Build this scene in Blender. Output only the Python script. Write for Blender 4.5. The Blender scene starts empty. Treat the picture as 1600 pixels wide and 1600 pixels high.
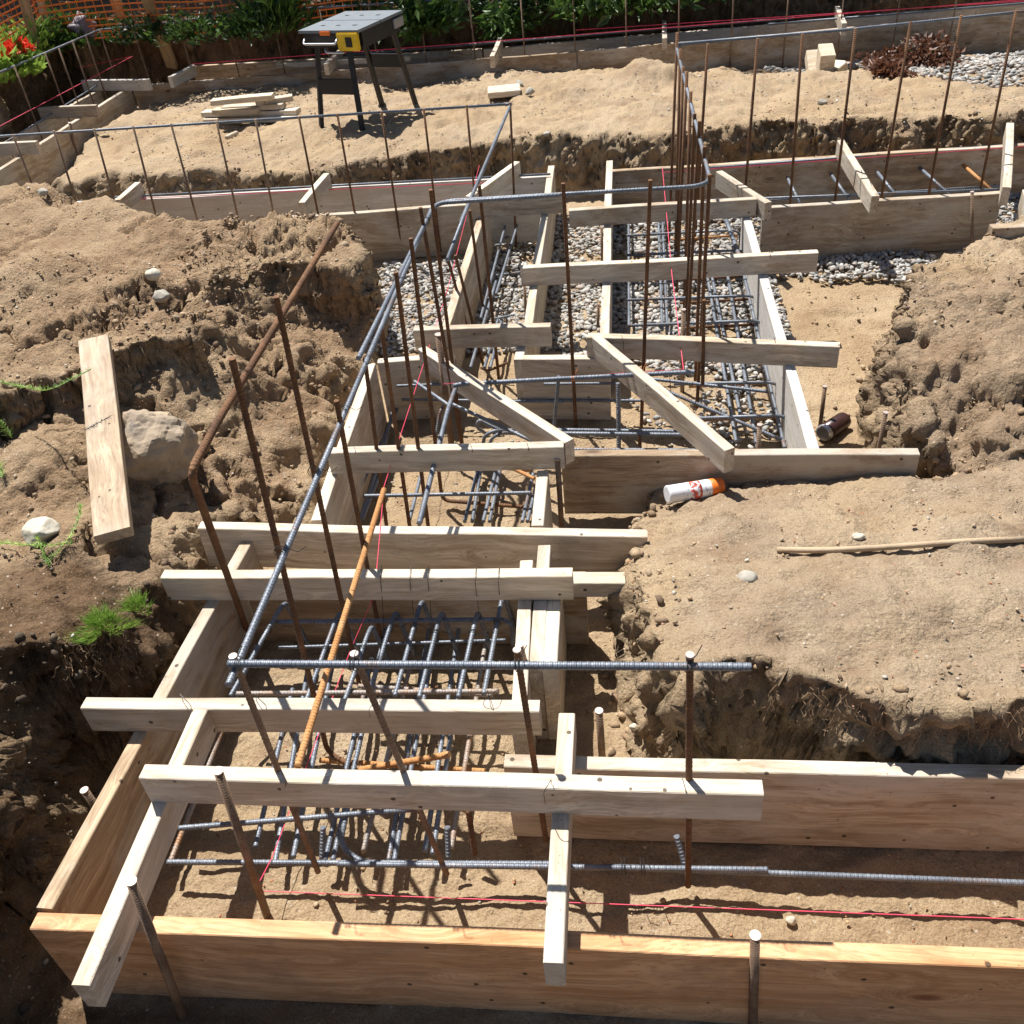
import bpy, bmesh, math, random
import numpy as np
from mathutils import Vector, Matrix
S = bpy.context.scene; C = S.collection
random.seed(7); RNG = np.random.default_rng(7)
# ---------------------------------------------------------------- camera
CAMZ = 2.086; F = 1452.0
_y, _p, _r = math.radians(-9.205), math.radians(37.80), math.radians(-6.4665)
fw = Vector((math.sin(_y)*math.cos(_p), math.cos(_y)*math.cos(_p), -math.sin(_p)))
rt = fw.cross(Vector((0, 0, 1))).normalized(); up = rt.cross(fw)
R_ = rt*math.cos(_r) + up*math.sin(_r); U_ = -rt*math.sin(_r) + up*math.cos(_r)
cd = bpy.data.cameras.new('camera'); cam = bpy.data.objects.new('camera', cd); C.objects.link(cam)
cam.matrix_world = Matrix(((R_.x, U_.x, -fw.x, 0), (R_.y, U_.y, -fw.y, 0), (R_.z, U_.z, -fw.z, CAMZ), (0, 0, 0, 1)))
cd.sensor_width = 36; cd.lens = F/1600*36; cd.clip_start = .05; cd.clip_end = 500
S.camera = cam
# ---------------------------------------------------------------- world, sun, exposure
SUNV = Vector((-.31, .43, 1.0)).normalized()
elev = math.asin(SUNV.z); azim = math.atan2(SUNV.x, SUNV.y)
w = bpy.data.worlds.new("World"); S.world = w; w.use_nodes = True
nt = w.node_tree; bg = nt.nodes['Background']; sk = nt.nodes.new('ShaderNodeTexSky')
sk.sky_type = 'NISHITA'; sk.sun_disc = False; sk.sun_elevation = elev; sk.sun_rotation = azim
nt.links.new(sk.outputs[0], bg.inputs[0]); bg.inputs[1].default_value = .05
sl = bpy.data.lights.new('sun', 'SUN'); sl.energy = 4.7; sl.angle = math.radians(.5); sl.color = (1, .968, .915)
sun = bpy.data.objects.new('sun', sl); C.objects.link(sun); sun.rotation_euler = SUNV.to_track_quat('Z', 'Y').to_euler(); sun.location = (0, 0, 8)
S.view_settings.view_transform = 'Standard'; S.view_settings.look = 'None'; S.view_settings.exposure = .88; S.view_settings.gamma = 1
S.render.engine = 'CYCLES'; S.cycles.max_bounces = 6; S.cycles.diffuse_bounces = 2

def ray(px, py): return R_*(px-800) + U_*(800-py) + fw*F
def W(px, py, z):
    d = ray(px, py); t = (z-CAMZ)/d.z
    return Vector((d.x*t, d.y*t, z))
def WY(px, py, Y):
    d = ray(px, py); t = Y/d.y
    return Vector((d.x*t, Y, CAMZ+d.z*t))
ORD = ['first','second','third','fourth','fifth','sixth','seventh','eighth','ninth','tenth','eleventh','twelfth','thirteenth','fourteenth','fifteenth','sixteenth','seventeenth','eighteenth','nineteenth','twentieth']
# ---------------------------------------------------------------- noise
def _h(ix, iy, iz, s):
    n = (ix*374761393 + iy*668265263 + iz*2147483647 + s*974634777) & 0xFFFFFFFF
    n = ((n ^ (n >> 13))*1274126177) & 0xFFFFFFFF
    return ((n ^ (n >> 16)) & 0xFFFF)/65535.0
def vnoise(x, y, z, s=0):
    ix = np.floor(x).astype(np.int64); iy = np.floor(y).astype(np.int64); iz = np.floor(z).astype(np.int64)
    fx, fy, fz = x-ix, y-iy, z-iz
    fx = fx*fx*(3-2*fx); fy = fy*fy*(3-2*fy); fz = fz*fz*(3-2*fz); r = 0
    for a in (0, 1):
        for b in (0, 1):
            for c in (0, 1):
                r = r + _h(ix+a, iy+b, iz+c, s)*(fx if a else 1-fx)*(fy if b else 1-fy)*(fz if c else 1-fz)
    return r*2-1
def fbm(x, y, z, f, o=4, s=0, g=.5):
    r = 0; a = 1
    for i in range(o):
        r = r + a*vnoise(x*f, y*f, z*f, s+i*17); f *= 2.03; a *= g
    return r
def chunk(x, y, z, s=0):  # random height per lump: angular clods
    ix = np.floor(x).astype(np.int64); iy = np.floor(y).astype(np.int64); iz = np.floor(z).astype(np.int64); best = np.full(x.shape, 9.0); val = np.zeros(x.shape)
    for a in (-1, 0, 1):
        for b in (-1, 0, 1):
            for c in (-1, 0, 1):
                jx, jy, jz = ix+a, iy+b, iz+c
                d = (jx+_h(jx, jy, jz, s)-x)**2 + (jy+_h(jx, jy, jz, s+5)-y)**2 + (jz+_h(jx, jy, jz, s+9)-z)**2
                k = d < best; val = np.where(k, _h(jx, jy, jz, s+13)*2-1, val); best = np.minimum(best, d)
    return val
def cell(x, y, z, s=0):  # distance to nearest feature point (lumps)
    ix = np.floor(x).astype(np.int64); iy = np.floor(y).astype(np.int64); iz = np.floor(z).astype(np.int64); best = np.full(x.shape, 9.0)
    for a in (-1, 0, 1):
        for b in (-1, 0, 1):
            for c in (-1, 0, 1):
                jx, jy, jz = ix+a, iy+b, iz+c
                d = (jx+_h(jx, jy, jz, s)-x)**2 + (jy+_h(jx, jy, jz, s+5)-y)**2 + (jz+_h(jx, jy, jz, s+9)-z)**2
                best = np.minimum(best, d)
    return np.sqrt(best)
# ---------------------------------------------------------------- materials
def M(name):
    m = bpy.data.materials.new(name); m.use_nodes = True; t = m.node_tree
    return m, t, t.nodes['Principled BSDF']
def N(t, k, **kw):
    n = t.nodes.new(k)
    for a, v in kw.items():
        if a in n.inputs: n.inputs[a].default_value = v
        else: setattr(n, a, v)
    return n
def ramp(t, src, stops, interp='LINEAR'):
    r = t.nodes.new('ShaderNodeValToRGB'); e = r.color_ramp.elements; r.color_ramp.interpolation = interp
    while len(e) < len(stops): e.new(.5)
    for i, (p, c) in enumerate(stops):
        e[i].position = p; e[i].color = (c if len(c) == 4 else (*c, 1)) if not isinstance(c, (int, float)) else (c, c, c, 1)
    t.links.new(src, r.inputs[0]); return r
def mix(t, fac, a, b, mode='MIX'):
    n = t.nodes.new('ShaderNodeMix'); n.data_type = 'RGBA'; n.blend_type = mode
    for i, v in ((0, fac), (6, a), (7, b)):
        if isinstance(v, (int, float)): n.inputs[i].default_value = v
        elif isinstance(v, tuple): n.inputs[i].default_value = (*v, 1)
        else: t.links.new(v, n.inputs[i])
    return n.outputs[2]
def simple(name, col, rough=.6, metal=0., bump=0, bscale=60, var=.12):
    m, t, b = M(name); co = N(t, 'ShaderNodeTexCoord'); no = N(t, 'ShaderNodeTexNoise', Scale=bscale*.3, Detail=6.)
    t.links.new(co.outputs['Object'], no.inputs['Vector'])
    r = ramp(t, no.outputs[0], [(.3, tuple(c*(1-var) for c in col)), (.7, tuple(min(1, c*(1+var)) for c in col))])
    t.links.new(r.outputs[0], b.inputs['Base Color']); b.inputs['Roughness'].default_value = rough; b.inputs['Metallic'].default_value = metal
    if bump:
        n2 = N(t, 'ShaderNodeTexNoise', Scale=float(bscale), Detail=8.); t.links.new(co.outputs['Object'], n2.inputs['Vector'])
        bp = N(t, 'ShaderNodeBump', Strength=bump, Distance=.004); t.links.new(n2.outputs[0], bp.inputs['Height']); t.links.new(bp.outputs[0], b.inputs['Normal'])
    return m
def wood(name, light, dark, knot, rough=.85, grainc=.75, dirt=.35, cement=.72):
    m, t, b = M(name); co = N(t, 'ShaderNodeTexCoord'); oi = N(t, 'ShaderNodeObjectInfo')
    ad = N(t, 'ShaderNodeVectorMath', operation='ADD'); mu = N(t, 'ShaderNodeVectorMath', operation='MULTIPLY')
    cb = N(t, 'ShaderNodeCombineXYZ'); t.links.new(oi.outputs['Random'], cb.inputs[0]); t.links.new(oi.outputs['Random'], cb.inputs[1]); t.links.new(oi.outputs['Random'], cb.inputs[2])
    mu.inputs[1].default_value = (37, 11, 23); t.links.new(cb.outputs[0], mu.inputs[0])
    t.links.new(co.outputs['Object'], ad.inputs[0]); t.links.new(mu.outputs[0], ad.inputs[1])
    # knots bend the grain
    kn = N(t, 'ShaderNodeTexVoronoi', Scale=1.0); ks = N(t, 'ShaderNodeMapping'); ks.inputs['Scale'].default_value = (3.2, 8, 8)
    t.links.new(ad.outputs[0], ks.inputs[0]); t.links.new(ks.outputs[0], kn.inputs['Vector'])
    kd = ramp(t, kn.outputs['Distance'], [(0, 1.), (.1, .75), (.34, 0.)])
    wn = N(t, 'ShaderNodeTexNoise', Scale=1.8, Detail=2.); t.links.new(ad.outputs[0], wn.inputs['Vector'])
    g = N(t, 'ShaderNodeMapping'); g.inputs['Scale'].default_value = (1.6, 34, 34)
    off = N(t, 'ShaderNodeVectorMath', operation='MULTIPLY_ADD'); off.inputs[1].default_value = (.0, .16, .16)
    sm = N(t, 'ShaderNodeMath', operation='MULTIPLY_ADD'); sm.inputs[1].default_value = .35
    t.links.new(kd.outputs[0], sm.inputs[0]); t.links.new(wn.outputs[0], sm.inputs[2])
    t.links.new(sm.outputs[0], off.inputs[0]); t.links.new(ad.outputs[0], off.inputs[2]); t.links.new(off.outputs[0], g.inputs[0])
    gn = N(t, 'ShaderNodeTexNoise', Scale=1.0, Detail=5., Roughness=.65); t.links.new(g.outputs[0], gn.inputs['Vector'])
    g2 = N(t, 'ShaderNodeMapping'); g2.inputs['Scale'].default_value = (7, 190, 190); t.links.new(off.outputs[0], g2.inputs[0])
    gf = N(t, 'ShaderNodeTexNoise', Scale=1.0, Detail=4.); t.links.new(g2.outputs[0], gf.inputs['Vector'])
    col = ramp(t, gn.outputs[0], [(.36, dark), (.5, tuple((a+c)/2 for a, c in zip(dark, light))), (.62, light)]).outputs[0]
    col = mix(t, ramp(t, gf.outputs[0], [(.36, .55), (.52, 0.)]).outputs[0], col, tuple(c*grainc for c in dark))
    kc = ramp(t, kn.outputs['Distance'], [(0, 1.), (.07, .8), (.12, 0.)])
    kr = N(t, 'ShaderNodeMath', operation='MULTIPLY'); kg = ramp(t, kn.outputs['Color'], [(.5, 0.), (.6, 1.)]); t.links.new(kc.outputs[0], kr.inputs[0]); t.links.new(kg.outputs[0], kr.inputs[1])
    col = mix(t, kr.outputs[0], col, knot)
    # blotches of dried mud and stain
    dn = N(t, 'ShaderNodeTexNoise', Scale=5.5, Detail=8., Roughness=.7); t.links.new(ad.outputs[0], dn.inputs['Vector'])
    col = mix(t, ramp(t, dn.outputs[0], [(.5, 0.), (.72, dirt)]).outputs[0], col, tuple(c*.45 for c in dark))
    cn = N(t, 'ShaderNodeTexNoise', Scale=2.6, Detail=9., Roughness=.72); cm = N(t, 'ShaderNodeMapping'); cm.inputs['Scale'].default_value = (1, 2.4, 2.4); cm.inputs['Location'].default_value = (3, 7, 1); t.links.new(ad.outputs[0], cm.inputs[0]); t.links.new(cm.outputs[0], cn.inputs['Vector'])
    col = mix(t, ramp(t, cn.outputs[0], [(.46, 0.), (.62, cement)]).outputs[0], col, (.50, .455, .39))
    sn = N(t, 'ShaderNodeTexNoise', Scale=150., Detail=3.); t.links.new(ad.outputs[0], sn.inputs['Vector'])
    col = mix(t, ramp(t, sn.outputs[0], [(.70, 0.), (.74, .8)]).outputs[0], col, tuple(c*.3 for c in dark))
    # nail holes
    vn = N(t, 'ShaderNodeTexVoronoi', Scale=15.); t.links.new(ad.outputs[0], vn.inputs['Vector'])
    col = mix(t, ramp(t, vn.outputs['Distance'], [(.075, .85), (.095, 0.)]).outputs[0], col, (.03, .02, .012))
    hv = N(t, 'ShaderNodeMath', operation='MULTIPLY_ADD'); hv.inputs[1].default_value = .34; hv.inputs[2].default_value = .83; t.links.new(oi.outputs['Random'], hv.inputs[0])
    hs = N(t, 'ShaderNodeHueSaturation'); t.links.new(hv.outputs[0], hs.inputs['Value']); t.links.new(col, hs.inputs['Color'])
    t.links.new(hs.outputs[0], b.inputs['Base Color']); b.inputs['Roughness'].default_value = rough
    ms = N(t, 'ShaderNodeMath', operation='ADD'); t.links.new(gn.outputs[0], ms.inputs[0]); t.links.new(gf.outputs[0], ms.inputs[1])
    bp = N(t, 'ShaderNodeBump', Strength=.55, Distance=.0022); t.links.new(ms.outputs[0], bp.inputs['Height']); t.links.new(bp.outputs[0], b.inputs['Normal'])
    return m
WOOD = wood('weathered_wood', (.56, .465, .35), (.31, .225, .145), (.14, .07, .03))
WHITEW = wood('pale_worn_wood', (.70, .61, .49), (.41, .315, .22), (.18, .11, .07), dirt=.42)
ORANGEW = wood('fresh_orange_wood', (.72, .42, .22), (.48, .235, .10), (.22, .08, .03), dirt=.5, cement=.12)
TANW = wood('tan_grainy_wood', (.56, .42, .27), (.29, .19, .11), (.12, .06, .03), dirt=.4)
BROWNW = wood('brown_wood', (.42, .31, .20), (.24, .16, .095), (.09, .05, .025), dirt=.5)
PALEY = wood('pale_yellow_wood', (.72, .62, .47), (.48, .38, .26), (.22, .13, .07), dirt=.25)
GREYW = wood('grey_white_board', (.62, .60, .57), (.50, .46, .41), (.2, .14, .1), dirt=.2)
def bar_mat(name, c1, c2, c3, rough, metal):
    m, t, b = M(name); uv = N(t, 'ShaderNodeUVMap'); co = N(t, 'ShaderNodeTexCoord'); oi = N(t, 'ShaderNodeObjectInfo')
    ad = N(t, 'ShaderNodeVectorMath', operation='ADD'); cb = N(t, 'ShaderNodeMath', operation='MULTIPLY'); cb.inputs[1].default_value = 31.; t.links.new(oi.outputs['Random'], cb.inputs[0])
    t.links.new(co.outputs['Object'], ad.inputs[0]); t.links.new(cb.outputs[0], ad.inputs[1])
    n = N(t, 'ShaderNodeTexNoise', Scale=9., Detail=7., Roughness=.7); t.links.new(ad.outputs[0], n.inputs['Vector'])
    col = ramp(t, n.outputs[0], [(.35, c1), (.52, c2), (.68, c3)]).outputs[0]
    n2 = N(t, 'ShaderNodeTexNoise', Scale=160., Detail=4.); t.links.new(ad.outputs[0], n2.inputs['Vector'])
    col = mix(t, ramp(t, n2.outputs[0], [(.5, 0.), (.7, .55)]).outputs[0], col, tuple(c*.45 for c in c1))
    if metal > .15:
        n3 = N(t, 'ShaderNodeTexNoise', Scale=5.5, Detail=8., Roughness=.75); t.links.new(ad.outputs[0], n3.inputs['Vector'])
        col = mix(t, ramp(t, n3.outputs[0], [(.56, 0.), (.66, .75)]).outputs[0], col, (.20, .105, .055))
    t.links.new(col, b.inputs['Base Color']); b.inputs['Roughness'].default_value = rough; b.inputs['Metallic'].default_value = metal
    wv = N(t, 'ShaderNodeTexWave', Scale=36.); wv.bands_direction = 'X'; wv.wave_profile = 'SIN'; wv.inputs['Distortion'].default_value = 0
    t.links.new(uv.outputs[0], wv.inputs['Vector'])
    rr = ramp(t, wv.outputs['Fac'], [(.45, 0.), (.8, 1.)])
    ms = N(t, 'ShaderNodeMath', operation='MULTIPLY_ADD'); ms.inputs[1].default_value = .35; t.links.new(n2.outputs[0], ms.inputs[0]); t.links.new(rr.outputs[0], ms.inputs[2])
    bp = N(t, 'ShaderNodeBump', Strength=.8, Distance=.0022); t.links.new(ms.outputs[0], bp.inputs['Height']); t.links.new(bp.outputs[0], b.inputs['Normal'])
    return m
STEEL = bar_mat('grey_rebar_steel', (.13, .147, .178), (.19, .21, .245), (.27, .29, .32), .5, .3)
RUST = bar_mat('brown_rusty_steel', (.10, .047, .022), (.17, .08, .035), (.25, .125, .055), .85, .1)
ORUST = bar_mat('orange_rusty_steel', (.42, .18, .055), (.52, .25, .09), (.58, .33, .15), .85, .05)
MIXR = bar_mat('grey_rebar_with_rust', (.33, .17, .08), (.34, .29, .25), (.30, .31, .33), .6, .2)
STAKE = bar_mat('stained_stake_steel', (.17, .11, .075), (.26, .17, .11), (.36, .26, .18), .75, .2)
CUT = simple('cut_steel_end', (.42, .34, .30), .5, .3)
BLACKM = simple('black_metal', (.018, .018, .02), .45, .3)
TOPM = simple('bench_top', (.15, .175, .20), .5, 0., var=.1)
YEL = simple('yellow_plastic', (.75, .50, .02), .45)
ORP = simple('orange_plastic', (.85, .19, .02), .5, var=.05)
WHP = simple('white_can_paint', (.80, .80, .82), .35, var=.04)
REDL = simple('red_label_print', (.70, .10, .05), .4, var=.3, bscale=200)
_t = REDL.node_tree; _r = [n for n in _t.nodes if n.type == 'VALTORGB'][0].color_ramp; _n = [n for n in _t.nodes if n.type == 'TEX_NOISE'][0]; _n.inputs['Scale'].default_value = 75; _r.interpolation = 'CONSTANT'
_r.elements[0].position = 0; _r.elements[0].color = (.8, .8, .8, 1); _r.elements[1].position = .47; _r.elements[1].color = (.72, .09, .05, 1); _e = _r.elements.new(.62); _e.color = (.12, .06, .05, 1)
BLUEL = simple('blue_label_print', (.16, .24, .42), .4, var=.2)
DARKCAN = simple('dark_maroon_can', (.05, .022, .02), .3, .1)
SILV = simple('silver_rim', (.55, .56, .58), .3, .7)
STRING = simple('pink_mason_string', (.85, .07, .14), .6, var=.05)
WIRE = simple('tie_wire', (.06, .055, .05), .5, .6)
WIREL = simple('bright_tie_wire', (.35, .34, .33), .4, .7)
ORTAPE = simple('orange_paint_mark', (.75, .22, .05), .7)
def leafmat(name, a, bb):
    m, t, b = M(name); co = N(t, 'ShaderNodeTexCoord'); n = N(t, 'ShaderNodeTexNoise', Scale=14., Detail=4.)
    t.links.new(co.outputs['Object'], n.inputs['Vector']); r = ramp(t, n.outputs[0], [(.35, a), (.65, bb)])
    t.links.new(r.outputs[0], b.inputs['Base Color']); b.inputs['Roughness'].default_value = .5
    tr = N(t, 'ShaderNodeBsdfTranslucent'); t.links.new(r.outputs[0], tr.inputs[0]); mx = N(t, 'ShaderNodeMixShader'); mx.inputs[0].default_value = .3
    t.links.new(b.outputs[0], mx.inputs[1]); t.links.new(tr.outputs[0], mx.inputs[2]); t.links.new(mx.outputs[0], t.nodes['Material Output'].inputs[0])
    return m
LEAF = leafmat('dark_green_leaf', (.03, .065, .012), (.09, .17, .03))
LEAFL = leafmat('light_green_leaf', (.13, .26, .03), (.34, .48, .09))
LEAFD = leafmat('deep_green_leaf', (.018, .04, .01), (.04, .08, .018))
PETAL = leafmat('red_petal', (.75, .03, .015), (.9, .12, .05))
DRY = leafmat('dry_brown_leaf', (.09, .035, .018), (.2, .09, .05))
def ground_mat():
    m, t, b = M('sandy_soil'); co = N(t, 'ShaderNodeTexCoord'); V = co.outputs['Object']
    at = N(t, 'ShaderNodeAttribute', attribute_name='soil'); sx = N(t, 'ShaderNodeSeparateColor'); t.links.new(at.outputs['Color'], sx.inputs[0])
    n1 = N(t, 'ShaderNodeTexNoise', Scale=1.6, Detail=7., Roughness=.6); t.links.new(V, n1.inputs['Vector'])
    sand = ramp(t, n1.outputs[0], [(.32, (.39, .27, .15)), (.5, (.45, .33, .20)), (.68, (.50, .385, .255))]).outputs[0]
    # grey-beige dusty top soil (R) and dark damp soil with painted shade (G)
    n2 = N(t, 'ShaderNodeTexNoise', Scale=7., Detail=8., Roughness=.65); t.links.new(V, n2.inputs['Vector'])
    grey = ramp(t, n2.outputs[0], [(.3, (.29, .215, .145)), (.7, (.42, .325, .225))]).outputs[0]
    col = mix(t, sx.outputs[0], sand, grey)
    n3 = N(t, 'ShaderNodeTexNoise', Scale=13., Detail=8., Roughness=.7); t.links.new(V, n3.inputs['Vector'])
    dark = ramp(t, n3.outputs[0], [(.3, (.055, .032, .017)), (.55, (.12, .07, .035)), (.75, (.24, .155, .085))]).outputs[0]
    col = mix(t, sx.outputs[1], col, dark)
    brown = ramp(t, n3.outputs[0], [(.3, (.20, .125, .07)), (.5, (.31, .205, .12)), (.7, (.40, .29, .185))]).outputs[0]
    col = mix(t, sx.outputs[2], col, brown)
    # grain
    n4 = N(t, 'ShaderNodeTexNoise', Scale=210., Detail=3., Roughness=.7); t.links.new(V, n4.inputs['Vector'])
    col = mix(t, ramp(t, n4.outputs[0], [(.36, .5), (.5, 0.)]).outputs[0], col, (.14, .085, .045))
    col = mix(t, ramp(t, n4.outputs[0], [(.60, 0.), (.68, .5)]).outputs[0], col, (.66, .55, .41))
    n5 = N(t, 'ShaderNodeTexNoise', Scale=42., Detail=4., Roughness=.6); t.links.new(V, n5.inputs['Vector'])
    col = mix(t, ramp(t, n5.outputs[0], [(.60, 0.), (.72, .35)]).outputs[0], col, (.2, .12, .065))
    n7 = N(t, 'ShaderNodeTexNoise', Scale=4.2, Detail=9., Roughness=.72); t.links.new(V, n7.inputs['Vector'])
    col = mix(t, ramp(t, n7.outputs[0], [(.50, 0.), (.66, .62)]).outputs[0], col, (.25, .16, .095))
    pv = N(t, 'ShaderNodeTexVoronoi', Scale=26.); t.links.new(V, pv.inputs['Vector'])
    col = mix(t, ramp(t, pv.outputs['Distance'], [(.07, .75), (.11, 0.)]).outputs[0], col, (.55, .47, .37))
    t.links.new(col, b.inputs['Base Color']); b.inputs['Roughness'].default_value = .95
    b.inputs['Specular IOR Level'].default_value = .2
    a1 = N(t, 'ShaderNodeMath', operation='MULTIPLY_ADD'); a1.inputs[1].default_value = .3
    vo = N(t, 'ShaderNodeTexVoronoi', Scale=95.); vo.feature = 'SMOOTH_F1'; t.links.new(V, vo.inputs['Vector'])
    n6 = N(t, 'ShaderNodeTexNoise', Scale=70., Detail=6., Roughness=.75); t.links.new(V, n6.inputs['Vector'])
    a2 = N(t, 'ShaderNodeMath', operation='MULTIPLY_ADD'); a2.inputs[1].default_value = -.45; t.links.new(vo.outputs['Distance'], a2.inputs[0]); t.links.new(n6.outputs[0], a2.inputs[2])
    t.links.new(n4.outputs[0], a1.inputs[0]); t.links.new(a2.outputs[0], a1.inputs[2])
    bp = N(t, 'ShaderNodeBump', Strength=.85, Distance=.016); t.links.new(a1.outputs[0], bp.inputs['Height']); t.links.new(bp.outputs[0], b.inputs['Normal'])
    return m
SOIL = ground_mat()
def stone_mat(name, stops, attr=True, sc=25.):
    m, t, b = M(name); co = N(t, 'ShaderNodeTexCoord'); n = N(t, 'ShaderNodeTexNoise', Scale=sc, Detail=8., Roughness=.7); t.links.new(co.outputs['Object'], n.inputs['Vector'])
    col = ramp(t, n.outputs[0], stops).outputs[0]
    if attr:
        at = N(t, 'ShaderNodeAttribute', attribute_name='tint'); col = mix(t, 1.0, col, at.outputs['Color'], 'MULTIPLY')
    t.links.new(col, b.inputs['Base Color']); b.inputs['Roughness'].default_value = .9
    n2 = N(t, 'ShaderNodeTexNoise', Scale=sc*4, Detail=6.); t.links.new(co.outputs['Object'], n2.inputs['Vector'])
    bp = N(t, 'ShaderNodeBump', Strength=.6, Distance=.004); t.links.new(n2.outputs[0], bp.inputs['Height']); t.links.new(bp.outputs[0], b.inputs['Normal'])
    return m
GRAV = stone_mat('gravel_stone', [(.35, (.62, .62, .62)), (.65, (1, 1, 1))])
CLOD = stone_mat('soil_clod', [(.3, (.7, .7, .7)), (.7, (1, 1, 1))], sc=60.)
ROCK = stone_mat('boulder_rock', [(.36, (.13, .115, .10)), (.43, (.27, .215, .16)), (.6, (.37, .285, .195)), (.75, (.44, .35, .25))], False, 7.)
PALEROCK = stone_mat('pale_rock', [(.35, (.42, .37, .28)), (.65, (.62, .57, .46))], False, 22.)
GREYROCK = stone_mat('grey_rock', [(.35, (.28, .26, .22)), (.65, (.44, .40, .33))], False, 22.)
# ---------------------------------------------------------------- mesh helpers
def tag(o, label=None, cat=None, group=None, kind=None):
    if label: o['label'] = label
    if cat: o['category'] = cat
    if group: o['group'] = group
    if kind: o['kind'] = kind
    return o
def empty(name, loc, rotz=0):
    o = bpy.data.objects.new(name, None); C.objects.link(o); o.location = loc; o.rotation_euler = (0, 0, rotz); o.empty_display_size = .05
    return o
def meshobj(name, verts, faces, mat, parent=None, smooth=False):
    me = bpy.data.meshes.new(name); me.from_pydata([tuple(v) for v in verts], [], faces); me.update()
    if smooth: me.polygons.foreach_set('use_smooth', [True]*len(me.polygons))
    for m_ in (mat if isinstance(mat, (list, tuple)) else [mat]): me.materials.append(m_)
    o = bpy.data.objects.new(name, me); C.objects.link(o)
    if parent: o.parent = parent
    return o
def bmobj(name, bm, mat, parent=None, smooth=False):
    me = bpy.data.meshes.new(name); bm.to_mesh(me); bm.free()
    if smooth: me.polygons.foreach_set('use_smooth', [True]*len(me.polygons))
    for m_ in (mat if isinstance(mat, (list, tuple)) else [mat]): me.materials.append(m_)
    o = bpy.data.objects.new(name, me); C.objects.link(o)
    if parent: o.parent = parent
    return o
def addbox(bm, x0, x1, y0, y1, z0, z1, mat=None, bev=0):
    vs = [bm.verts.new((x, y, z)) for x in (x0, x1) for y in (y0, y1) for z in (z0, z1)]
    fs = [(0, 1, 3, 2), (4, 6, 7, 5), (0, 4, 5, 1), (2, 3, 7, 6), (0, 2, 6, 4), (1, 5, 7, 3)]
    out = []
    for f in fs:
        q = bm.faces.new([vs[i] for i in f]); out.append(q)
        if mat is not None: q.material_index = mat
    if bev: bmesh.ops.bevel(bm, geom=[e for e in bm.edges if e.verts[0] in vs], offset=bev, segments=2, affect='EDGES')
    return out
def plank(name, label, cat, P0, P1, h, t, mat, side=1, group=None, lean=0, split=None):
    """Timber whose top reference edge runs P0->P1 (world points); thickness t to the left (side=1) or right; height h downwards."""
    P0, P1 = Vector(P0), Vector(P1); X = (P1-P0); L = X.length; X.normalize()
    Y = Vector((0, 0, 1)).cross(X).normalized()*side
    if lean: Y = (Y + Vector((0, 0, lean))).normalized()
    Z = X.cross(Y).normalized()
    if Z.z < 0: Z = -Z
    bm = bmesh.new(); n = max(2, int(L/.09)); rows = []; sd = random.random()*50
    for i in range(n+1):
        x = L*i/n; wob = .0018*math.sin(x*3.1+sd)+.0012*math.sin(x*9+sd*2); wt = .0015*math.sin(x*4.3+sd*3)
        e = .0022
        prof = [(0, -h+e), (e, -h), (t-e, -h), (t, -h+e), (t, -e), (t-e, 0), (e, 0), (0, -e)]
        ex = random.uniform(-.0015, .0015) if i in (0, n) else 0
        rows.append([bm.verts.new((x+ex, a+wt, b_+wob)) for a, b_ in prof])
    for i in range(n):
        for k in range(8):
            bm.faces.new((rows[i][k], rows[i+1][k], rows[i+1][(k+1) % 8], rows[i][(k+1) % 8]))
    bm.faces.new(rows[0]); bm.faces.new(rows[-1][::-1])
    if side*1 < 0 or True:
        bmesh.ops.recalc_face_normals(bm, faces=bm.faces[:])
    o = bmobj(name, bm, mat)
    mw = Matrix(((X.x, Y.x, Z.x, P0.x), (X.y, Y.y, Z.y, P0.y), (X.z, Y.z, Z.z, P0.z), (0, 0, 0, 1)))
    if mw.determinant() < 0:
        for v in o.data.vertices: v.co.y = -v.co.y
        o.data.flip_normals()
        mw = Matrix(((X.x, -Y.x, Z.x, P0.x), (X.y, -Y.y, Z.y, P0.y), (X.z, -Y.z, Z.z, P0.z), (0, 0, 0, 1)))
    o.matrix_world = mw
    return tag(o, label, cat, group)
def fillet(pts, r=.03, seg=5):
    pts = [Vector(p) for p in pts]; out = [pts[0]]
    for i in range(1, len(pts)-1):
        a, b_, c = pts[i-1], pts[i], pts[i+1]; u, v = (a-b_), (c-b_); d = min(r, u.length*.45, v.length*.45); u.normalize(); v.normalize()
        p, q = b_+u*d, b_+v*d
        for k in range(seg+1):
            s = k/seg; out.append(p*(1-s)**2 + b_*2*s*(1-s) + q*s*s)
    out.append(pts[-1]); return out
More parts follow.
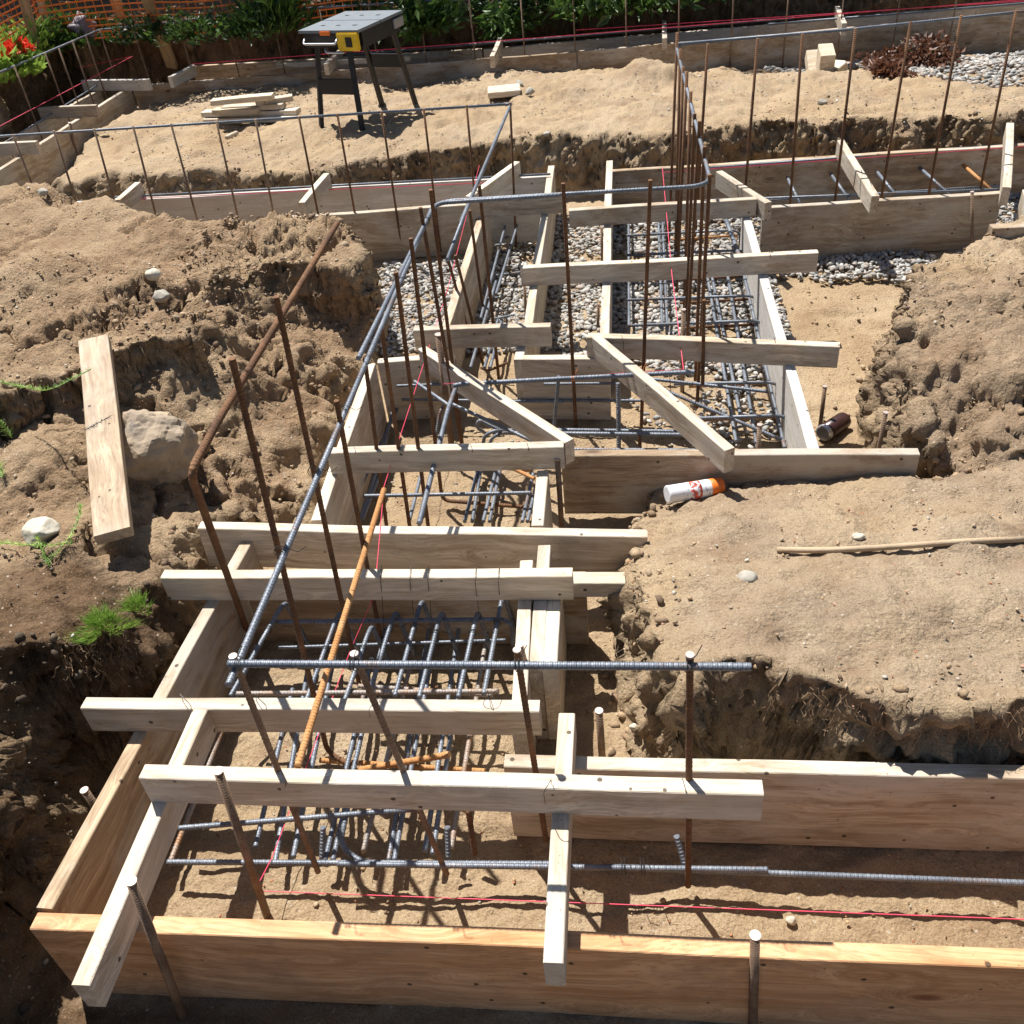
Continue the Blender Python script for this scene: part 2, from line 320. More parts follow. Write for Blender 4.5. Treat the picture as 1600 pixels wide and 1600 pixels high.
def tube_arrays(pts, r, sides=8, ribs=False, capdome=False):
    pts = [Vector(p) for p in pts]
    if ribs:  # resample with ribs
        new = []; acc = 0
        for a, b_ in zip(pts[:-1], pts[1:]):
            L = (b_-a).length; k = max(1, int(round(L/.0045)))
            for i in range(k): new.append(a.lerp(b_, i/k))
        new.append(pts[-1]); pts = new
    V, Fc, UV = [], [], []; prev = None; ln = 0
    for i, p in enumerate(pts):
        d = (pts[min(i+1, len(pts)-1)]-pts[max(i-1, 0)]).normalized()
        if prev is None: u = d.orthogonal().normalized()
        else: u = (prev - d*prev.dot(d)).normalized()
        prev = u; v = d.cross(u)
        if i: ln += (p-pts[i-1]).length
        rr = r*(1.0 + (.055 if (ribs and i % 3 == 0) else -.03 if ribs else 0))
        for k in range(sides):
            a = 2*math.pi*k/sides; V.append(p + (u*math.cos(a)+v*math.sin(a))*rr)
        UV.append(ln)
    n = len(pts)
    for i in range(n-1):
        for k in range(sides):
            Fc.append((i*sides+k, i*sides+(k+1) % sides, (i+1)*sides+(k+1) % sides, (i+1)*sides+k))
    Fc.append(tuple(range(sides))[::-1]); Fc.append(tuple((n-1)*sides+k for k in range(sides)))
    return V, Fc, UV, sides
def bar(name, label, cat, pts, r=.0075, mat=None, group=None, ribs=False, parent=None, sides=8, rad=.035, base=None):
    mat = mat or STEEL
    P = fillet(pts, rad) if len(pts) > 2 else [Vector(p) for p in pts]
    o0 = Vector(pts[0]) if base is None else Vector(base)
    V, Fc, UV, s = tube_arrays([p-o0 for p in P], r, sides, ribs)
    me = bpy.data.meshes.new(name); me.from_pydata([tuple(v) for v in V], [], Fc)
    uv = me.uv_layers.new(name='UVMap'); li = np.zeros(len(me.loops), dtype=np.int32); me.loops.foreach_get('vertex_index', li)
    ua = np.zeros((len(li), 2)); UVa = np.array(UV); ua[:, 0] = UVa[li//s]; ua[:, 1] = (li % s)/s; uv.data.foreach_set('uv', ua.ravel())
    me.polygons.foreach_set('use_smooth', [len(f) == 4 for f in Fc]); me.materials.append(mat)
    o = bpy.data.objects.new(name, me); C.objects.link(o); o.location = o0
    if parent: o.parent = parent
    return tag(o, label, cat, group)
ICO = {}
def ico(sub):
    if sub not in ICO:
        bm = bmesh.new(); bmesh.ops.create_icosphere(bm, subdivisions=sub, radius=1); bm.verts.ensure_lookup_table()
        ICO[sub] = (np.array([v.co[:] for v in bm.verts]), np.array([[v.index for v in f.verts] for f in bm.faces])); bm.free()
    return ICO[sub]
def rock(name, label, cat, loc, size, mat, sub=4, rot=0, jag=.25, seed=1, group=None):
    v, f = ico(sub); v = v.copy()
    rg = np.random.default_rng(seed)
    for k in range(14):  # planar chops give a faceted stone
        n = rg.normal(size=3); n /= np.linalg.norm(n); d = rg.uniform(.62, .92); s = v@n; over = np.maximum(0, s-d); v -= over[:, None]*n*.92
    v += (fbm(v[:, 0], v[:, 1], v[:, 2], 2.2, 4, seed)[:, None]*jag*.25)*v
    v *= np.array(size)
    c, s = math.cos(rot), math.sin(rot); v = v@np.array([[c, s, 0], [-s, c, 0], [0, 0, 1]])
    o = meshobj(name, v, f.tolist(), mat, smooth=(sub != 5)); o.location = loc
    return tag(o, label, cat, group)
def scatter(name, label, P, sizes, mat, tints, sub=1, flat=.65, seed=3, cat=None):
    v0, f0 = ico(sub); rg = np.random.default_rng(seed); n = len(P)
    q = rg.normal(size=(n, 4)); q /= np.linalg.norm(q, axis=1)[:, None]; a, b_, c, d = q.T
    R = np.stack([np.stack([1-2*(c*c+d*d), 2*(b_*c-a*d), 2*(b_*d+a*c)], 1), np.stack([2*(b_*c+a*d), 1-2*(b_*b_+d*d), 2*(c*d-a*b_)], 1), np.stack([2*(b_*d-a*c), 2*(c*d+a*b_), 1-2*(b_*b_+c*c)], 1)], 1)
    jit = 1+rg.uniform(-.3, .3, size=(n, len(v0), 1))
    sc = np.stack([rg.uniform(.75, 1.3, n), rg.uniform(.6, 1., n), rg.uniform(.45, .8, n)], 1)
    V = (v0[None]*jit)*sc[:, None, :]*np.array(sizes)[:, None, None]
    V = np.einsum('nij,nkj->nki', R, V); V[..., 2] *= flat; V += np.array(P)[:, None, :]
    Fa = (f0[None] + (np.arange(n)*len(v0))[:, None, None]).reshape(-1, 3)
    me = bpy.data.meshes.new(name); nv = n*len(v0); me.vertices.add(nv); me.vertices.foreach_set('co', V.reshape(-1))
    me.loops.add(len(Fa)*3); me.loops.foreach_set('vertex_index', Fa.reshape(-1).astype(np.int32)); me.polygons.add(len(Fa)); me.polygons.foreach_set('loop_start', np.arange(0, len(Fa)*3, 3, dtype=np.int32)); me.update(calc_edges=True)
    ca = me.color_attributes.new('tint', 'FLOAT_COLOR', 'POINT'); tt = np.repeat(np.concatenate([np.array(tints), np.ones((n, 1))], 1)[:, None, :], len(v0), 1); ca.data.foreach_set('color', tt.reshape(-1))
    if sub > 1: me.polygons.foreach_set('use_smooth', [True]*len(Fa))
    me.materials.append(mat); o = bpy.data.objects.new(name, me); C.objects.link(o)
    return tag(o, label, cat, None, 'stuff')
# ---------------------------------------------------------------- terrain
def poly_sd(x, y, poly):
    poly = np.array([[p[0], p[1]] for p in poly]); n = len(poly); d = np.full(x.shape, 1e9); ins = np.zeros(x.shape, bool)
    for i in range(n):
        a, b_ = poly[i], poly[(i+1) % n]; e = b_-a; L = (e**2).sum()+1e-12
        t = np.clip(((x-a[0])*e[0]+(y-a[1])*e[1])/L, 0, 1); dx = x-a[0]-t*e[0]; dy = y-a[1]-t*e[1]; d = np.minimum(d, dx*dx+dy*dy)
        c = ((a[1] > y) != (b_[1] > y)) & (x < (b_[0]-a[0])*(y-a[1])/(b_[1]-a[1]+1e-12)+a[0]); ins ^= c
    d = np.sqrt(d); return np.where(ins, d, -d)
def idw(x, y, pts, p=2.6):
    num = 0; den = 0
    for q in pts:
        wgt = 1/((x-q[0])**2+(y-q[1])**2+.004)**(p/2); num = num+wgt*q[2]; den = den+wgt
    return num/den
def ww(L): return [tuple(W(*q)) for q in L]
# lip points: pixel x, pixel y, height
P1 = ww([(0,283,.62),(80,292,.62),(170,318,.6),(250,338,.58),(330,336,.55),(430,330,.5),(515,336,.47),(546,365,.40)]) + ww([(583,476,.02),(560,560,.04),(510,650,.05),(470,740,.05),(455,815,.06),(330,815,.12),(290,880,.25),(235,955,.33),(150,985,.42),(60,1000,.47)]) + [(-1.58,1.50,.5),(-1.50,1.1,.58),(-1.52,.3,.6),(-1.6,-1,.6),(-7,-1,.6),(-7,4.2,.6)]
P1i = ww([(60,400,.66),(200,420,.62),(330,400,.56),(420,360,.42),(260,560,.5),(100,560,.58),(300,480,.56),(420,450,.29),(500,430,.24),(520,520,.14),(430,560,.24),(400,680,.16),(320,640,.32),(200,700,.42),(60,700,.5),(100,830,.47),(230,850,.36),(280,770,.28),(40,940,.47),(360,560,.4),(360,330,.55),(470,620,.1)])
P1b = ww([(285,372,.58),(330,338,.58),(430,329,.55),(500,333,.53),(540,350,.52),(553,385,.47),(556,420,.42),(520,425,.41),(470,408,.43),(420,412,.45),(372,440,.46),(330,425,.50),(300,400,.54)])
P1c = ww([(0,560,.60),(90,500,.64),(180,470,.64),(262,480,.60),(285,520,.56),(200,530,.58),(140,575,.58),(60,600,.58),(-60,640,.6)])
P2 = ww([(1008,795,.16),(1022,870,.30),(1022,960,.34),(1045,1010,.37),(1068,1075,.38),(1088,1035,.42),(1200,1050,.43),(1290,1075,.43),(1400,1085,.43),(1500,1105,.43),(1600,1125,.43)])+[(1.6,1.47,.43),(4,1.5,.45),(4,2.75,.35)]+[(1.5,2.64,.2),(.98,2.63,.15),(.6,2.64,.14),(.34,2.64,.155),(.15,2.64,.145),(.05,2.50,.10),(.03,2.32,.10)]
P2i = ww([(1150,820,.34),(1300,830,.38),(1500,820,.38),(1200,950,.42),(1400,950,.43),(1580,950,.42),(1100,900,.38),(1550,760,.3),(1080,800,.2),(1400,780,.22),(1250,770,.2)])
P3 = ww([(1425,412,.50),(1420,480,.47),(1425,560,.42),(1440,620,.36),(1466,670,.28),(1490,716,.16),(1500,735,.14),(1600,735,.2)])+[(4.5,2.5,.35),(4.5,4.25,.5),(1.7,4.05,.48)]
P3i = ww([(1450,440,.50),(1600,430,.52),(1500,520,.46),(1600,560,.46),(1440,560,.36),(1460,640,.28),(1560,640,.36)])
P4 = ww([(98,285,.20),(180,272,.26),(300,268,.30),(480,266,.31),(650,243,.32),(740,228,.34),(830,208,.36),(960,206,.36),(1050,208,.36),(1130,195,.36),(1200,190,.36),(1290,194,.35),(1400,188,.35),(1500,182,.35),(1600,178,.35)])+[(4,6.0,.35),(4,8.5,.0),(1.5,8.5,.01),(.4,8.5,.02)]+[(-.2,8.56,.08),(-2,8.56,.06),(-4.2,8.5,.12),(-4.28,7,.08),(-4.2,6.5,.06)]
P4i = ww([(300,180,.30),(500,190,.32),(560,130,.24),(300,130,.22),(700,150,.28),(900,130,.30),(1005,98,.38),(1110,118,.14),(960,112,.26),(1000,170,.36),(1180,112,.06),(1300,104,.03),(1420,98,.03),(1540,90,.02),(1150,140,.28),(1250,135,.24),(1380,132,.26),(1480,140,.30),(1570,135,.12),(1300,160,.34),(150,200,.16)])+[(3,7,.2)]
# banks beyond the far lane and left of the left lane
P5 = [(-5.25,3.2,.7),(-5.2,6.3,.66),(-5.15,7.6,.6),(-5.2,8.9,.66),(-5.0,9.36,.68),(-3,9.42,.62),(-1,9.5,.5),(1,9.55,.45),(3,9.6,.4),(9,9.6,.4),(40,9.7,.4),(40,60,.8),(-40,60,.8),(-40,3,.8)]
P5i = [(-8,8,.75),(-3,12,.8),(3,12,.75),(-12,14,1.0),(12,14,.9),(0,30,1.)]
P7 = [(4.5,-1,.5),(40,-1,.5),(40,8.3,.4),(4.5,8.3,.3)]
P8 = [(-40,-3,.6),(-6.5,-3,.6),(-6.5,3.6,.62),(-40,3.6,.7)]
PLATS = [(P1, P1i, .10), (P1b, [], .055), (P1c, [], .07), (P2, P2i, .085), (P3, P3i, .12), (P4, P4i, .09), (P5, P5i, .10), (P7, [], .2), (P8, [], .4)]
# rectangles kept dug out: x0,x1,y0,y1
DUG = [(-1.30,4.4,.86,1.375),(-1.27,-.17,.9,2.2),(-1.09,-.20,2.15,3.36),(-.28,.70,2.62,4.85),(-.86,.70,3.32,5.6),(-4.36,4.2,4.88,5.6),(-4.80,-4.34,3.8,9.2),(-5.0,4.2,8.6,9.22)]
def height(x, y, detail=True):
    z = np.zeros(x.shape); wx = x; wy = y; edge = np.full(x.shape, 9.)
    if detail:
        wx = x + fbm(x, y, 0*x, 3.5, 4, 11)*.045; wy = y + fbm(x, y, 0*x, 3.5, 4, 23)*.045
    if detail:
        far_ = np.clip((y-5.3)*2, 0, 1); wx = wx+far_*.10*fbm(x, y, 0*x, 1.6, 3, 19); wy = wy+far_*.11*fbm(x, y, 0*x, 1.9, 3, 29)*np.clip((7.6-y)/1., 0, 1)
    for pl, inn, wd in PLATS:
        sd = poly_sd(wx, wy, pl); h = idw(x, y, pl+inn)
        s = np.clip(1+sd/wd, 0, 1); s = s*s*(3-2*s)
        z = np.maximum(z, h*s); edge = np.minimum(edge, np.where(h > .12, np.abs(sd+wd*.5), 9))
    for x0, x1, y0, y1 in DUG:
        d = np.maximum(np.maximum(x0-x, x-x1), np.maximum(y0-y, y-y1)); k = np.clip(d/.05, 0, 1); z = z*k*k*(3-2*k)
    return z, edge
def ztop(x, y):
    return float(height(np.array([x*1.0]), np.array([y*1.0]))[0][0])
def G(px, py, lo=0, hi=1.0):
    """where the sight line of a photo point meets the ground"""
    d = ray(px, py); d = d/abs(d.z); best = None
    zs = np.linspace(hi, -.02, 220); t = CAMZ-zs; x = d.x*t; y = d.y*t; h, _ = height(x, y)
    k = np.argmax(zs <= h) if np.any(zs <= h) else len(zs)-1
    return Vector((x[k], y[k], h[k]))
xs = np.concatenate([[-60, -40, -25, -16, -11], np.arange(-8, -5.3, .12), np.arange(-5.3, -2.4, .024), np.arange(-2.4, 1.9, .0115), np.arange(1.9, 4.2, .024), np.arange(4.2, 8, .2), [10, 14, 20, 30, 45, 60]])
yl = [-3., -2, -1, -.2]; yv = .3
while yv < 10.2: yl.append(yv); yv += .0095 if yv < 2 else .0095+.0048*(yv-2)
yl += [10.4, 10.8, 11.5, 12.5, 14, 17, 22, 30, 45, 70]
ys = np.array(yl); gx, gy = np.meshgrid(xs, ys); X = gx.ravel(); Y = gy.ravel()
Z, ED = height(X, Y)
nxn, nyn = len(xs), len(ys); ii = (np.arange(nyn-1)[:, None]*nxn+np.arange(nxn-1)[None]).ravel()
FA = np.stack([ii, ii+1, ii+1+nxn, ii+nxn], 1)
me = bpy.data.meshes.new('ground'); me.vertices.add(X.size); me.vertices.foreach_set('co', np.stack([X, Y, Z], 1).ravel())
me.loops.add(FA.size); me.loops.foreach_set('vertex_index', FA.ravel().astype(np.int32)); me.polygons.add(len(FA)); me.polygons.foreach_set('loop_start', np.arange(0, FA.size, 4, dtype=np.int32)); me.update(calc_edges=True)
# extra rings of vertices on the steep cut faces, so that they can be rough in depth as well
bm = bmesh.new(); bm.from_mesh(me)
for lim in (.05, .024):
    ed_ = [e for e in bm.edges if abs(e.verts[0].co.z-e.verts[1].co.z) > lim and abs(e.verts[0].co.x) < 6 and -.2 < e.verts[0].co.y < 9.8]
    bmesh.ops.subdivide_edges(bm, edges=ed_, cuts=2, use_grid_fill=True)
bm.normal_update(); bm.to_mesh(me); bm.free()
nv_ = len(me.vertices); co_ = np.zeros(nv_*3); me.vertices.foreach_get('co', co_); co_ = co_.reshape(-1, 3); X, Y, Z = co_.T.copy()
no_ = np.zeros(nv_*3); me.vertices.foreach_get('normal', no_); nx, ny, nz = no_.reshape(-1, 3).T
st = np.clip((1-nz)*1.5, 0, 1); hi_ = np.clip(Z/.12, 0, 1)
near = (np.abs(X) < 6) & (Y < 11) & (Y > 0)
heap = np.clip(poly_sd(X, Y, P1)/.1+.8, 0, 1)*np.clip((6-Y)/1, 0, 1)
hill = np.clip(poly_sd(X, Y, P3)/.1+1.2, 0, 1)
p2in = np.clip(poly_sd(X, Y, P2)/.15+.3, 0, 1); p4 = np.clip(poly_sd(X, Y, P4)/.1+1, 0, 1)
b1 = fbm(X, Y, Z, 5.5, 6, 3, .58)
rdg = 1-np.abs(fbm(X, Y, Z, 9, 5, 13, .6))*2.2
old_ = np.clip((1.98-Y)/.16, 0, 1)
wX, wY = X+.01*fbm(X, Y, Z, 30, 2, 71), Y+.01*fbm(X, Y, Z, 30, 2, 73)
pits = np.clip(fbm(X, Y*1.3, Z, 9, 5, 4, .65)-.42, 0, 1)
cr = fbm(X, Y, Z, 34, 3, 8, .75); c1 = .55-cell(X*13, Y*13, Z*13, 4)
k1 = chunk(wX*16, wY*16, Z*16, 101); k2 = chunk(wX*34, wY*34, Z*34, 103)
patch = np.clip(.55+1.3*fbm(X, Y, Z*0, 1.9, 3, 91), .3, 1.25)
disp = heap*patch*(.026*b1 + .012*rdg - .05*pits + .011*cr + .010*k1*np.clip(b1+.35, 0, 1) + .0075*k2)
disp += hill*np.clip((4.0-Y)/.5, .25, 1)*(.55+.5*st)*(.036*b1 + .016*rdg - .05*pits + .009*cr + .008*k1 + .006*k2)
disp += st*hi_*(1-heap*.5)*(1-hill*.75)*(.040*b1 + .022*rdg - .06*pits + .012*cr + .012*k1*(fbm(X,Y,Z,3,2,59)>0) + .008*k2)
disp += .012*fbm(X, Y, Z*0, 2.1, 3, 31)*(1-st) + (.004+.008*p2in+.015*p4)*fbm(X, Y, Z*0, 8, 5, 37, .6) + .0042*cr
disp += .0045*np.clip(k2-.45, 0, 1)*np.clip(fbm(X, Y, Z*0, 2.5, 2, 55)+.3, 0, 1)
cf = 1-np.abs(fbm(X+.15*fbm(X, Y, Z*0, 2, 3, 121), Y, Z*0, 2.3, 4, 123, .5)); disp -= heap*(1-old_)*.065*np.clip((cf-.93)/.07, 0, 1)
# scuffs and boot dents on the trodden shelves
disp -= .022*np.clip(fbm(X*.6, Y*1.5, Z*0, 5, 3, 47)-.25, 0, 1)*(1-heap)*(1-st)
disp = np.where(near, disp, disp*.2)
me.vertices.foreach_set('co', np.stack([X+nx*disp, Y+ny*disp, Z+nz*disp], 1).ravel()); me.update()
me.polygons.foreach_set('use_smooth', [True]*len(me.polygons))
# soil kinds: R = greyish top soil, G = dark rooty soil of the cut faces and dark topsoil at the lower left, plus painted shade
nn = fbm(X, Y, Z, 3.1, 4, 51)
greyv = np.clip(.12+.62*p2in*(.8+.6*nn)+.65*hill*(.8+nn)+.5*heap*np.clip(nn*2.6-.1, 0, 1)+.25*p4*(.6+nn)+.2*np.clip(nn, 0, 1), 0, 1)
soil_shade = np.clip((-1.15-X)/.2, 0, 1)*np.clip((1.98-Y)/.16+nn*.5, 0, 1)  # dark topsoil at lower left, colour deepened for the bank's shade
soil_shade = np.maximum(soil_shade, np.clip((.90-Y)/.05, 0, 1)*.8)  # shade of the front board painted into the strip before it
far = np.clip((Y-9.25)/.1, 0, 1)+np.clip((-5.05-X)/.1, 0, 1)*np.clip((Y-5)/.5, 0, 1)  # shade on the far and left banks painted into the soil colour
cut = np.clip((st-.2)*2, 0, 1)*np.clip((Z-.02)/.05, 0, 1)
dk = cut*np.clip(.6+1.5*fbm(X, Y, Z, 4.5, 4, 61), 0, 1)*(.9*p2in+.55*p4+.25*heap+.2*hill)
dk = np.clip(dk + soil_shade*(.85+.4*nn) + np.clip(far, 0, 1)*.9, 0, 1)
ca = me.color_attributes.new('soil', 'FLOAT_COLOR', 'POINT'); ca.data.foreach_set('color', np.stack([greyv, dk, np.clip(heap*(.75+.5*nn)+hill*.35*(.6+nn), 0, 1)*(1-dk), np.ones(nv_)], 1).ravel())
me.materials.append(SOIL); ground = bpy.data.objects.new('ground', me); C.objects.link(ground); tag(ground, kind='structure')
# ---------------------------------------------------------------- gravel and clods
def tintsof(n, base, var, rg):
    b0 = np.array(base)[rg.integers(0, len(base), n)]; return np.clip(b0*(1+rg.uniform(-var, var, (n, 1))), 0, 1)
gr = []
rg = np.random.default_rng(5)
def fill(x0, x1, y0, y1, dens, zb=0, keep=None, ss=(.009, .022), lay=2):
    n = int((x1-x0)*(y1-y0)*dens); x = rg.uniform(x0, x1, n); y = rg.uniform(y0, y1, n); ok = np.ones(n, bool)
    e = np.minimum(np.minimum(x-x0, x1-x), np.minimum(y-y0, y1-y)); ok &= (e+fbm(x, y, 0*x, 2.5, 3, 71)*.3 > .02)
    if keep is not None: ok &= keep(x, y)
    x, y = x[ok], y[ok]; s = rg.uniform(ss[0], ss[1], len(x)); h, _ = height(x, y)
    ok2 = h < .07 if y0 < 7 else h < .3; x, y, s, h = x[ok2], y[ok2], s[ok2], h[ok2]
    gr.append(np.stack([x, y, h+zb*0+.006+rg.uniform(0, .016, len(x)), s], 1))
fill(-1.75, .74, 3.42, 4.95, 2900, keep=lambda x, y: (x > -1.38) & ((x > -.30) | (y > 3.85)) & (y-3.75+.35*np.sin(x*2.2) > -.25))
fill(-.12, .72, 3.02, 3.5, 900)
fill(.60, 3.0, 4.15, 4.90, 2700, keep=lambda x, y: y > 4.48+.08*np.sin(x*3)+.12*fbm(x, y, 0*x, 5, 3, 7))
fill(-.9, 3.4, 4.85, 5.55, 2000)
fill(-4.4, -3.2, 5.0, 6.6, 500, ss=(.02, .04))
fill(1.15, 3.9, 7.2, 8.62, 900, keep=lambda x, y: (x > 2.05-.12*(y-7.2)) | (y > 8.3), ss=(.015, .03))
gr = np.concatenate(gr)
scatter('gravel', 'pale crushed gravel lying between the form boards and in the trenches', gr[:, :3], gr[:, 3], GRAV, tintsof(len(gr), [(.38, .365, .335), (.46, .44, .405), (.31, .305, .295), (.54, .51, .465), (.41, .34, .28)], .25, rg), sub=1, seed=9)
n = 80000; x = rg.uniform(-3.2, 2.6, n); y = .4+rg.uniform(0, 1, n)**1.1*6.2; h, ed = height(x, y)
hp = np.clip(poly_sd(x, y, P1)/.1+.8, 0, 1); hl = np.clip(poly_sd(x, y, P3)/.1+1.2, 0, 1)
dmy = fbm(x, y, 0*x, 2.2, 3, 81); prob = .12+.62*hp*(dmy > -.2)+.5*hl+.5*np.exp(-(ed/.09)**2)
ok = rg.uniform(0, 1, n) < prob; ok &= ~((y > 3.4) & (x > -1.3) & (x < .7)); x, y, h = x[ok], y[ok], h[ok]
s = .0014+.0085*rg.uniform(0, 1, len(x))**7+.0012*rg.uniform(0, 1, len(x))*np.clip(y/2, 0, 2)
od = (x < -1.25) & (y < 1.95)
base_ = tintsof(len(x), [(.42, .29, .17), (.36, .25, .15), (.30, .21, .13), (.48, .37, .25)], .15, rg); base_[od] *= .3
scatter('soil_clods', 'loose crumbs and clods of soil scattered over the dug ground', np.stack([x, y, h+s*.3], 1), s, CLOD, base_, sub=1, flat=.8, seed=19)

rg = np.random.default_rng(77); n = 5200; x = rg.uniform(-5, 3, n); y = rg.uniform(.9, 8.6, n); hh, _ = height(x, y); s = .0022+.007*rg.uniform(0, 1, n)**4+.0006*y
ok = (hh > .04) | (y < 3.3); scatter('pebbles', 'small pale pebbles sprinkled over the sand', np.stack([x, y, hh+s*.25], 1)[ok], s[ok], GRAV, tintsof(int(ok.sum()), [(.5, .45, .37), (.6, .55, .46), (.42, .33, .25), (.5, .3, .2)], .2, rg), sub=1, seed=78)
# root fibres hanging from the cut edge
RV, RF = [], []
for i in range(520):
    if i < 330: px = random.uniform(1050, 1640); py = 1068+random.uniform(-12, 60)+.05*(px-1050)
    else: px = random.uniform(100, 250); py = random.uniform(930, 1060)
    g = G(px, py); q = g+Vector((0, -.015, .0)); pts = [q]
    for k in range(3): q = q+Vector((random.uniform(-.012, .012), random.uniform(-.012, .003), random.uniform(-.02, .004))); pts.append(q)
    v, f, _, s_ = tube_arrays(pts, random.choice([.0005, .0007, .001]), 3); k = len(RV); RV += v; RF += [tuple(t_+k for t_ in ff) for ff in f]
o = meshobj('roots', RV, RF, simple('root_fibre', (.25, .16, .09), .9)); tag(o, 'fine dry roots hanging out of the cut soil edges', None, None, 'stuff')

# crumbled lumps lying on and below the cut faces
rg = np.random.default_rng(91); n = 90000; x = rg.uniform(-2.6, 2.6, n); y = rg.uniform(.5, 6.2, n); hh, ed = height(x, y)
ok = (rg.uniform(0, 1, n) < np.exp(-(ed/.07)**2)*.5) & ~((y > 3.4) & (x > -1.3) & (x < .7) & (hh < .03)) & ((y > 1.5) | (y < .85) | (x < -1.25) | (hh > .05))
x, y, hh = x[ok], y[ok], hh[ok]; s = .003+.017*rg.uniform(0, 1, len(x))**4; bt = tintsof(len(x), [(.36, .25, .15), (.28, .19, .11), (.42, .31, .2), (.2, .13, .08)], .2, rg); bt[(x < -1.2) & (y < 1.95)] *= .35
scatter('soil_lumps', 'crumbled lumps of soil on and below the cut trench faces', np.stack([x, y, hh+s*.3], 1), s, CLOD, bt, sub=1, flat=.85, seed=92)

rg = np.random.default_rng(101); n = 1500; x = rg.uniform(-1.2, 2.2, n); y = rg.uniform(.95, 3.3, n); hh, _ = height(x, y)
scatter('wood_chips', 'tiny reddish wood chips and bark flakes strewn over the trench sand', np.stack([x, y, hh+.003], 1), rg.uniform(.0018, .0055, n), CLOD, tintsof(n, [(.42, .17, .08), (.5, .33, .18), (.22, .13, .07)], .2, rg), sub=1, flat=.35, seed=102)
# ---------------------------------------------------------------- form boards and spreaders
FT = .286
def PB(name, label, cat, a, b_, z, h, t, mat, side=1, group=None, z2=None, ext0=0, ext1=0, lean=0):
    A = W(a[0], a[1], z); B = W(b_[0], b_[1], z if z2 is None else z2); d = (B-A).normalized()
    return plank(name, label, cat, A-d*ext0, B+d*ext1, h, t, mat, side, group, lean)
FB, SB = 'form_board', 'spreader_board'
gF, gS = 'form boards of the footings', 'two by four boards laid across the forms'
def fb(label, a, b_, mat=None, side=1, z=FT, h=.284, **k): return PB(FB, label, 'form board', a, b_, z, h, .038, mat or WOOD, side, gF, **k)
def sb(label, a, b_, mat=None, side=1, z=.375, h=.089, **k): return PB(SB, label, 'timber', a, b_, z, h, .038, mat or WOOD, side, gS, **k)
fb('long orange-toned form board along the bottom edge of the picture', (45,1450), (1600,1512), ORANGEW, 1, ext1=1.2)
fb('brown-grained form board on the left side of the nearest cage of bars', (55.7,1417.7), (378,841), TANW, -1)
fb('long weathered form board at right, on the far side of the near trench', (788,1199), (1600,1217), WOOD, 1, ext1=1.2)
fb('pale front board of the pair inside the right side of the nearest cage', (812,876), (800,1094), WHITEW, 1, ext1=.07)
fb('worn board with orange cut end on the right of the nearest cage', (840.5,852), (827,1044), WHITEW, 1)
fb('tan outermost board on the right side of the nearest cage', (856.5,905), (848,1047), PALEY, 1)
# bulkhead of two boards
Yb = 2.165
plank(FB, 'wide splintered board spanning the footing above the nearest cage', 'form board', WY(308,826,Yb), WY(1012,840,Yb), .158, .038, WHITEW, 1, gF)
plank(FB, 'dark brown board under the crossing two by four, closing the nearest cage', 'form board', Vector((-1.17,1.99,FT-.01)), Vector((W(917,960,.14).x,1.985,FT-.01)), .27, .038, BROWNW, 1, gF)
plank('wood_block', 'short tan offcut poking out right of the nearest cage', 'offcut', W(890,912,.30), W(978,912,.29), .055, .05, PALEY, 1)
fb('whitish form board on the left wall of the middle cell', (486,812), (572,569), WHITEW, -1)
fb('short pale return board closing the upper left corner of the middle cell', (590,567), (676,560), WHITEW, 1)
fb('long form board rising to the far forms left of the gravel lane', (668,570), (750,330), WOOD, -1, ext1=.1)
fb('pale form board between the two gravel lanes, nearer the left one', (857,259), (818,508), PALEY, 1)
fb('narrow-edged pale form board left of the bar mat in the gravel', (947,251), (938,522), WHITEW, 1)
fb('short pale board end under the small crossing timber left of the mid panel', (809,535), (803,562), WHITEW, 1, h=.2)
fb('pale square-ended panel board behind the middle cell', (804,562), (951,561), WHITEW, 1)
fb('form board half buried in sand behind the spray can', (876,714), (1438,709), BROWNW, 1, h=.25)
fb('light-edged board on the right of the small lower cell', (857,735), (850,822), PALEY, -1, h=.25)
fb('grey-white form board along the right side of the bar mat', (1171,334), (1281,703), GREYW, -1)
fb('broad weathered form board in front of the far right cage', (1199,325.7), (1568,301.5), WOOD, 1, ext0=.02)
fb('long brown form board behind the far right cage', (957,268), (1600,227), BROWNW, 1, ext1=1.0)
fb('pinkish grey form board behind the far left footing', (172,314.5), (858,275), GREYW, 1, ext0=.9)
fb('weathered form board right of the steep earth corner', (440,341), (735,320), WOOD, 1)
fb('short grey board continuing the far left form past the crossing two by four', (735,330), (848,322), GREYW, 1, h=.2, z=.24)
plank(FB, 'brown board with an orange cut end at the right edge of the picture', 'form board', W(1551,357,.5), W(1640,353,.5), .22, .05, BROWNW, 1, gF)
plank(FB, 'pale leaning board at the right edge, beyond the brown board', 'form board', W(1597,296,.33), W(1612,352,.33), .3, .038, WHITEW, 1, gF)
# left lane and far lane
fb('long tan form board on the near side of the left lane', (0,265), (204,136), WOOD, 1, ext0=1.2)
fb('form board on the far side of the left lane', (19,214), (150,140), WHITEW, -1, ext0=1.5)
fb('left length of the near form board of the far lane, under the table', (206,134.5), (900,81.5), BROWNW, 1)
fb('right length of the near form board of the far lane', (903,81), (1600,20), BROWNW, 1, ext1=1.0)
fb('left length of the back form board of the far lane', (300,104), (752,77), TANW, 1)
fb('right length of the back form board of the far lane', (755,77), (1600,5), WHITEW, 1, ext1=1.0)
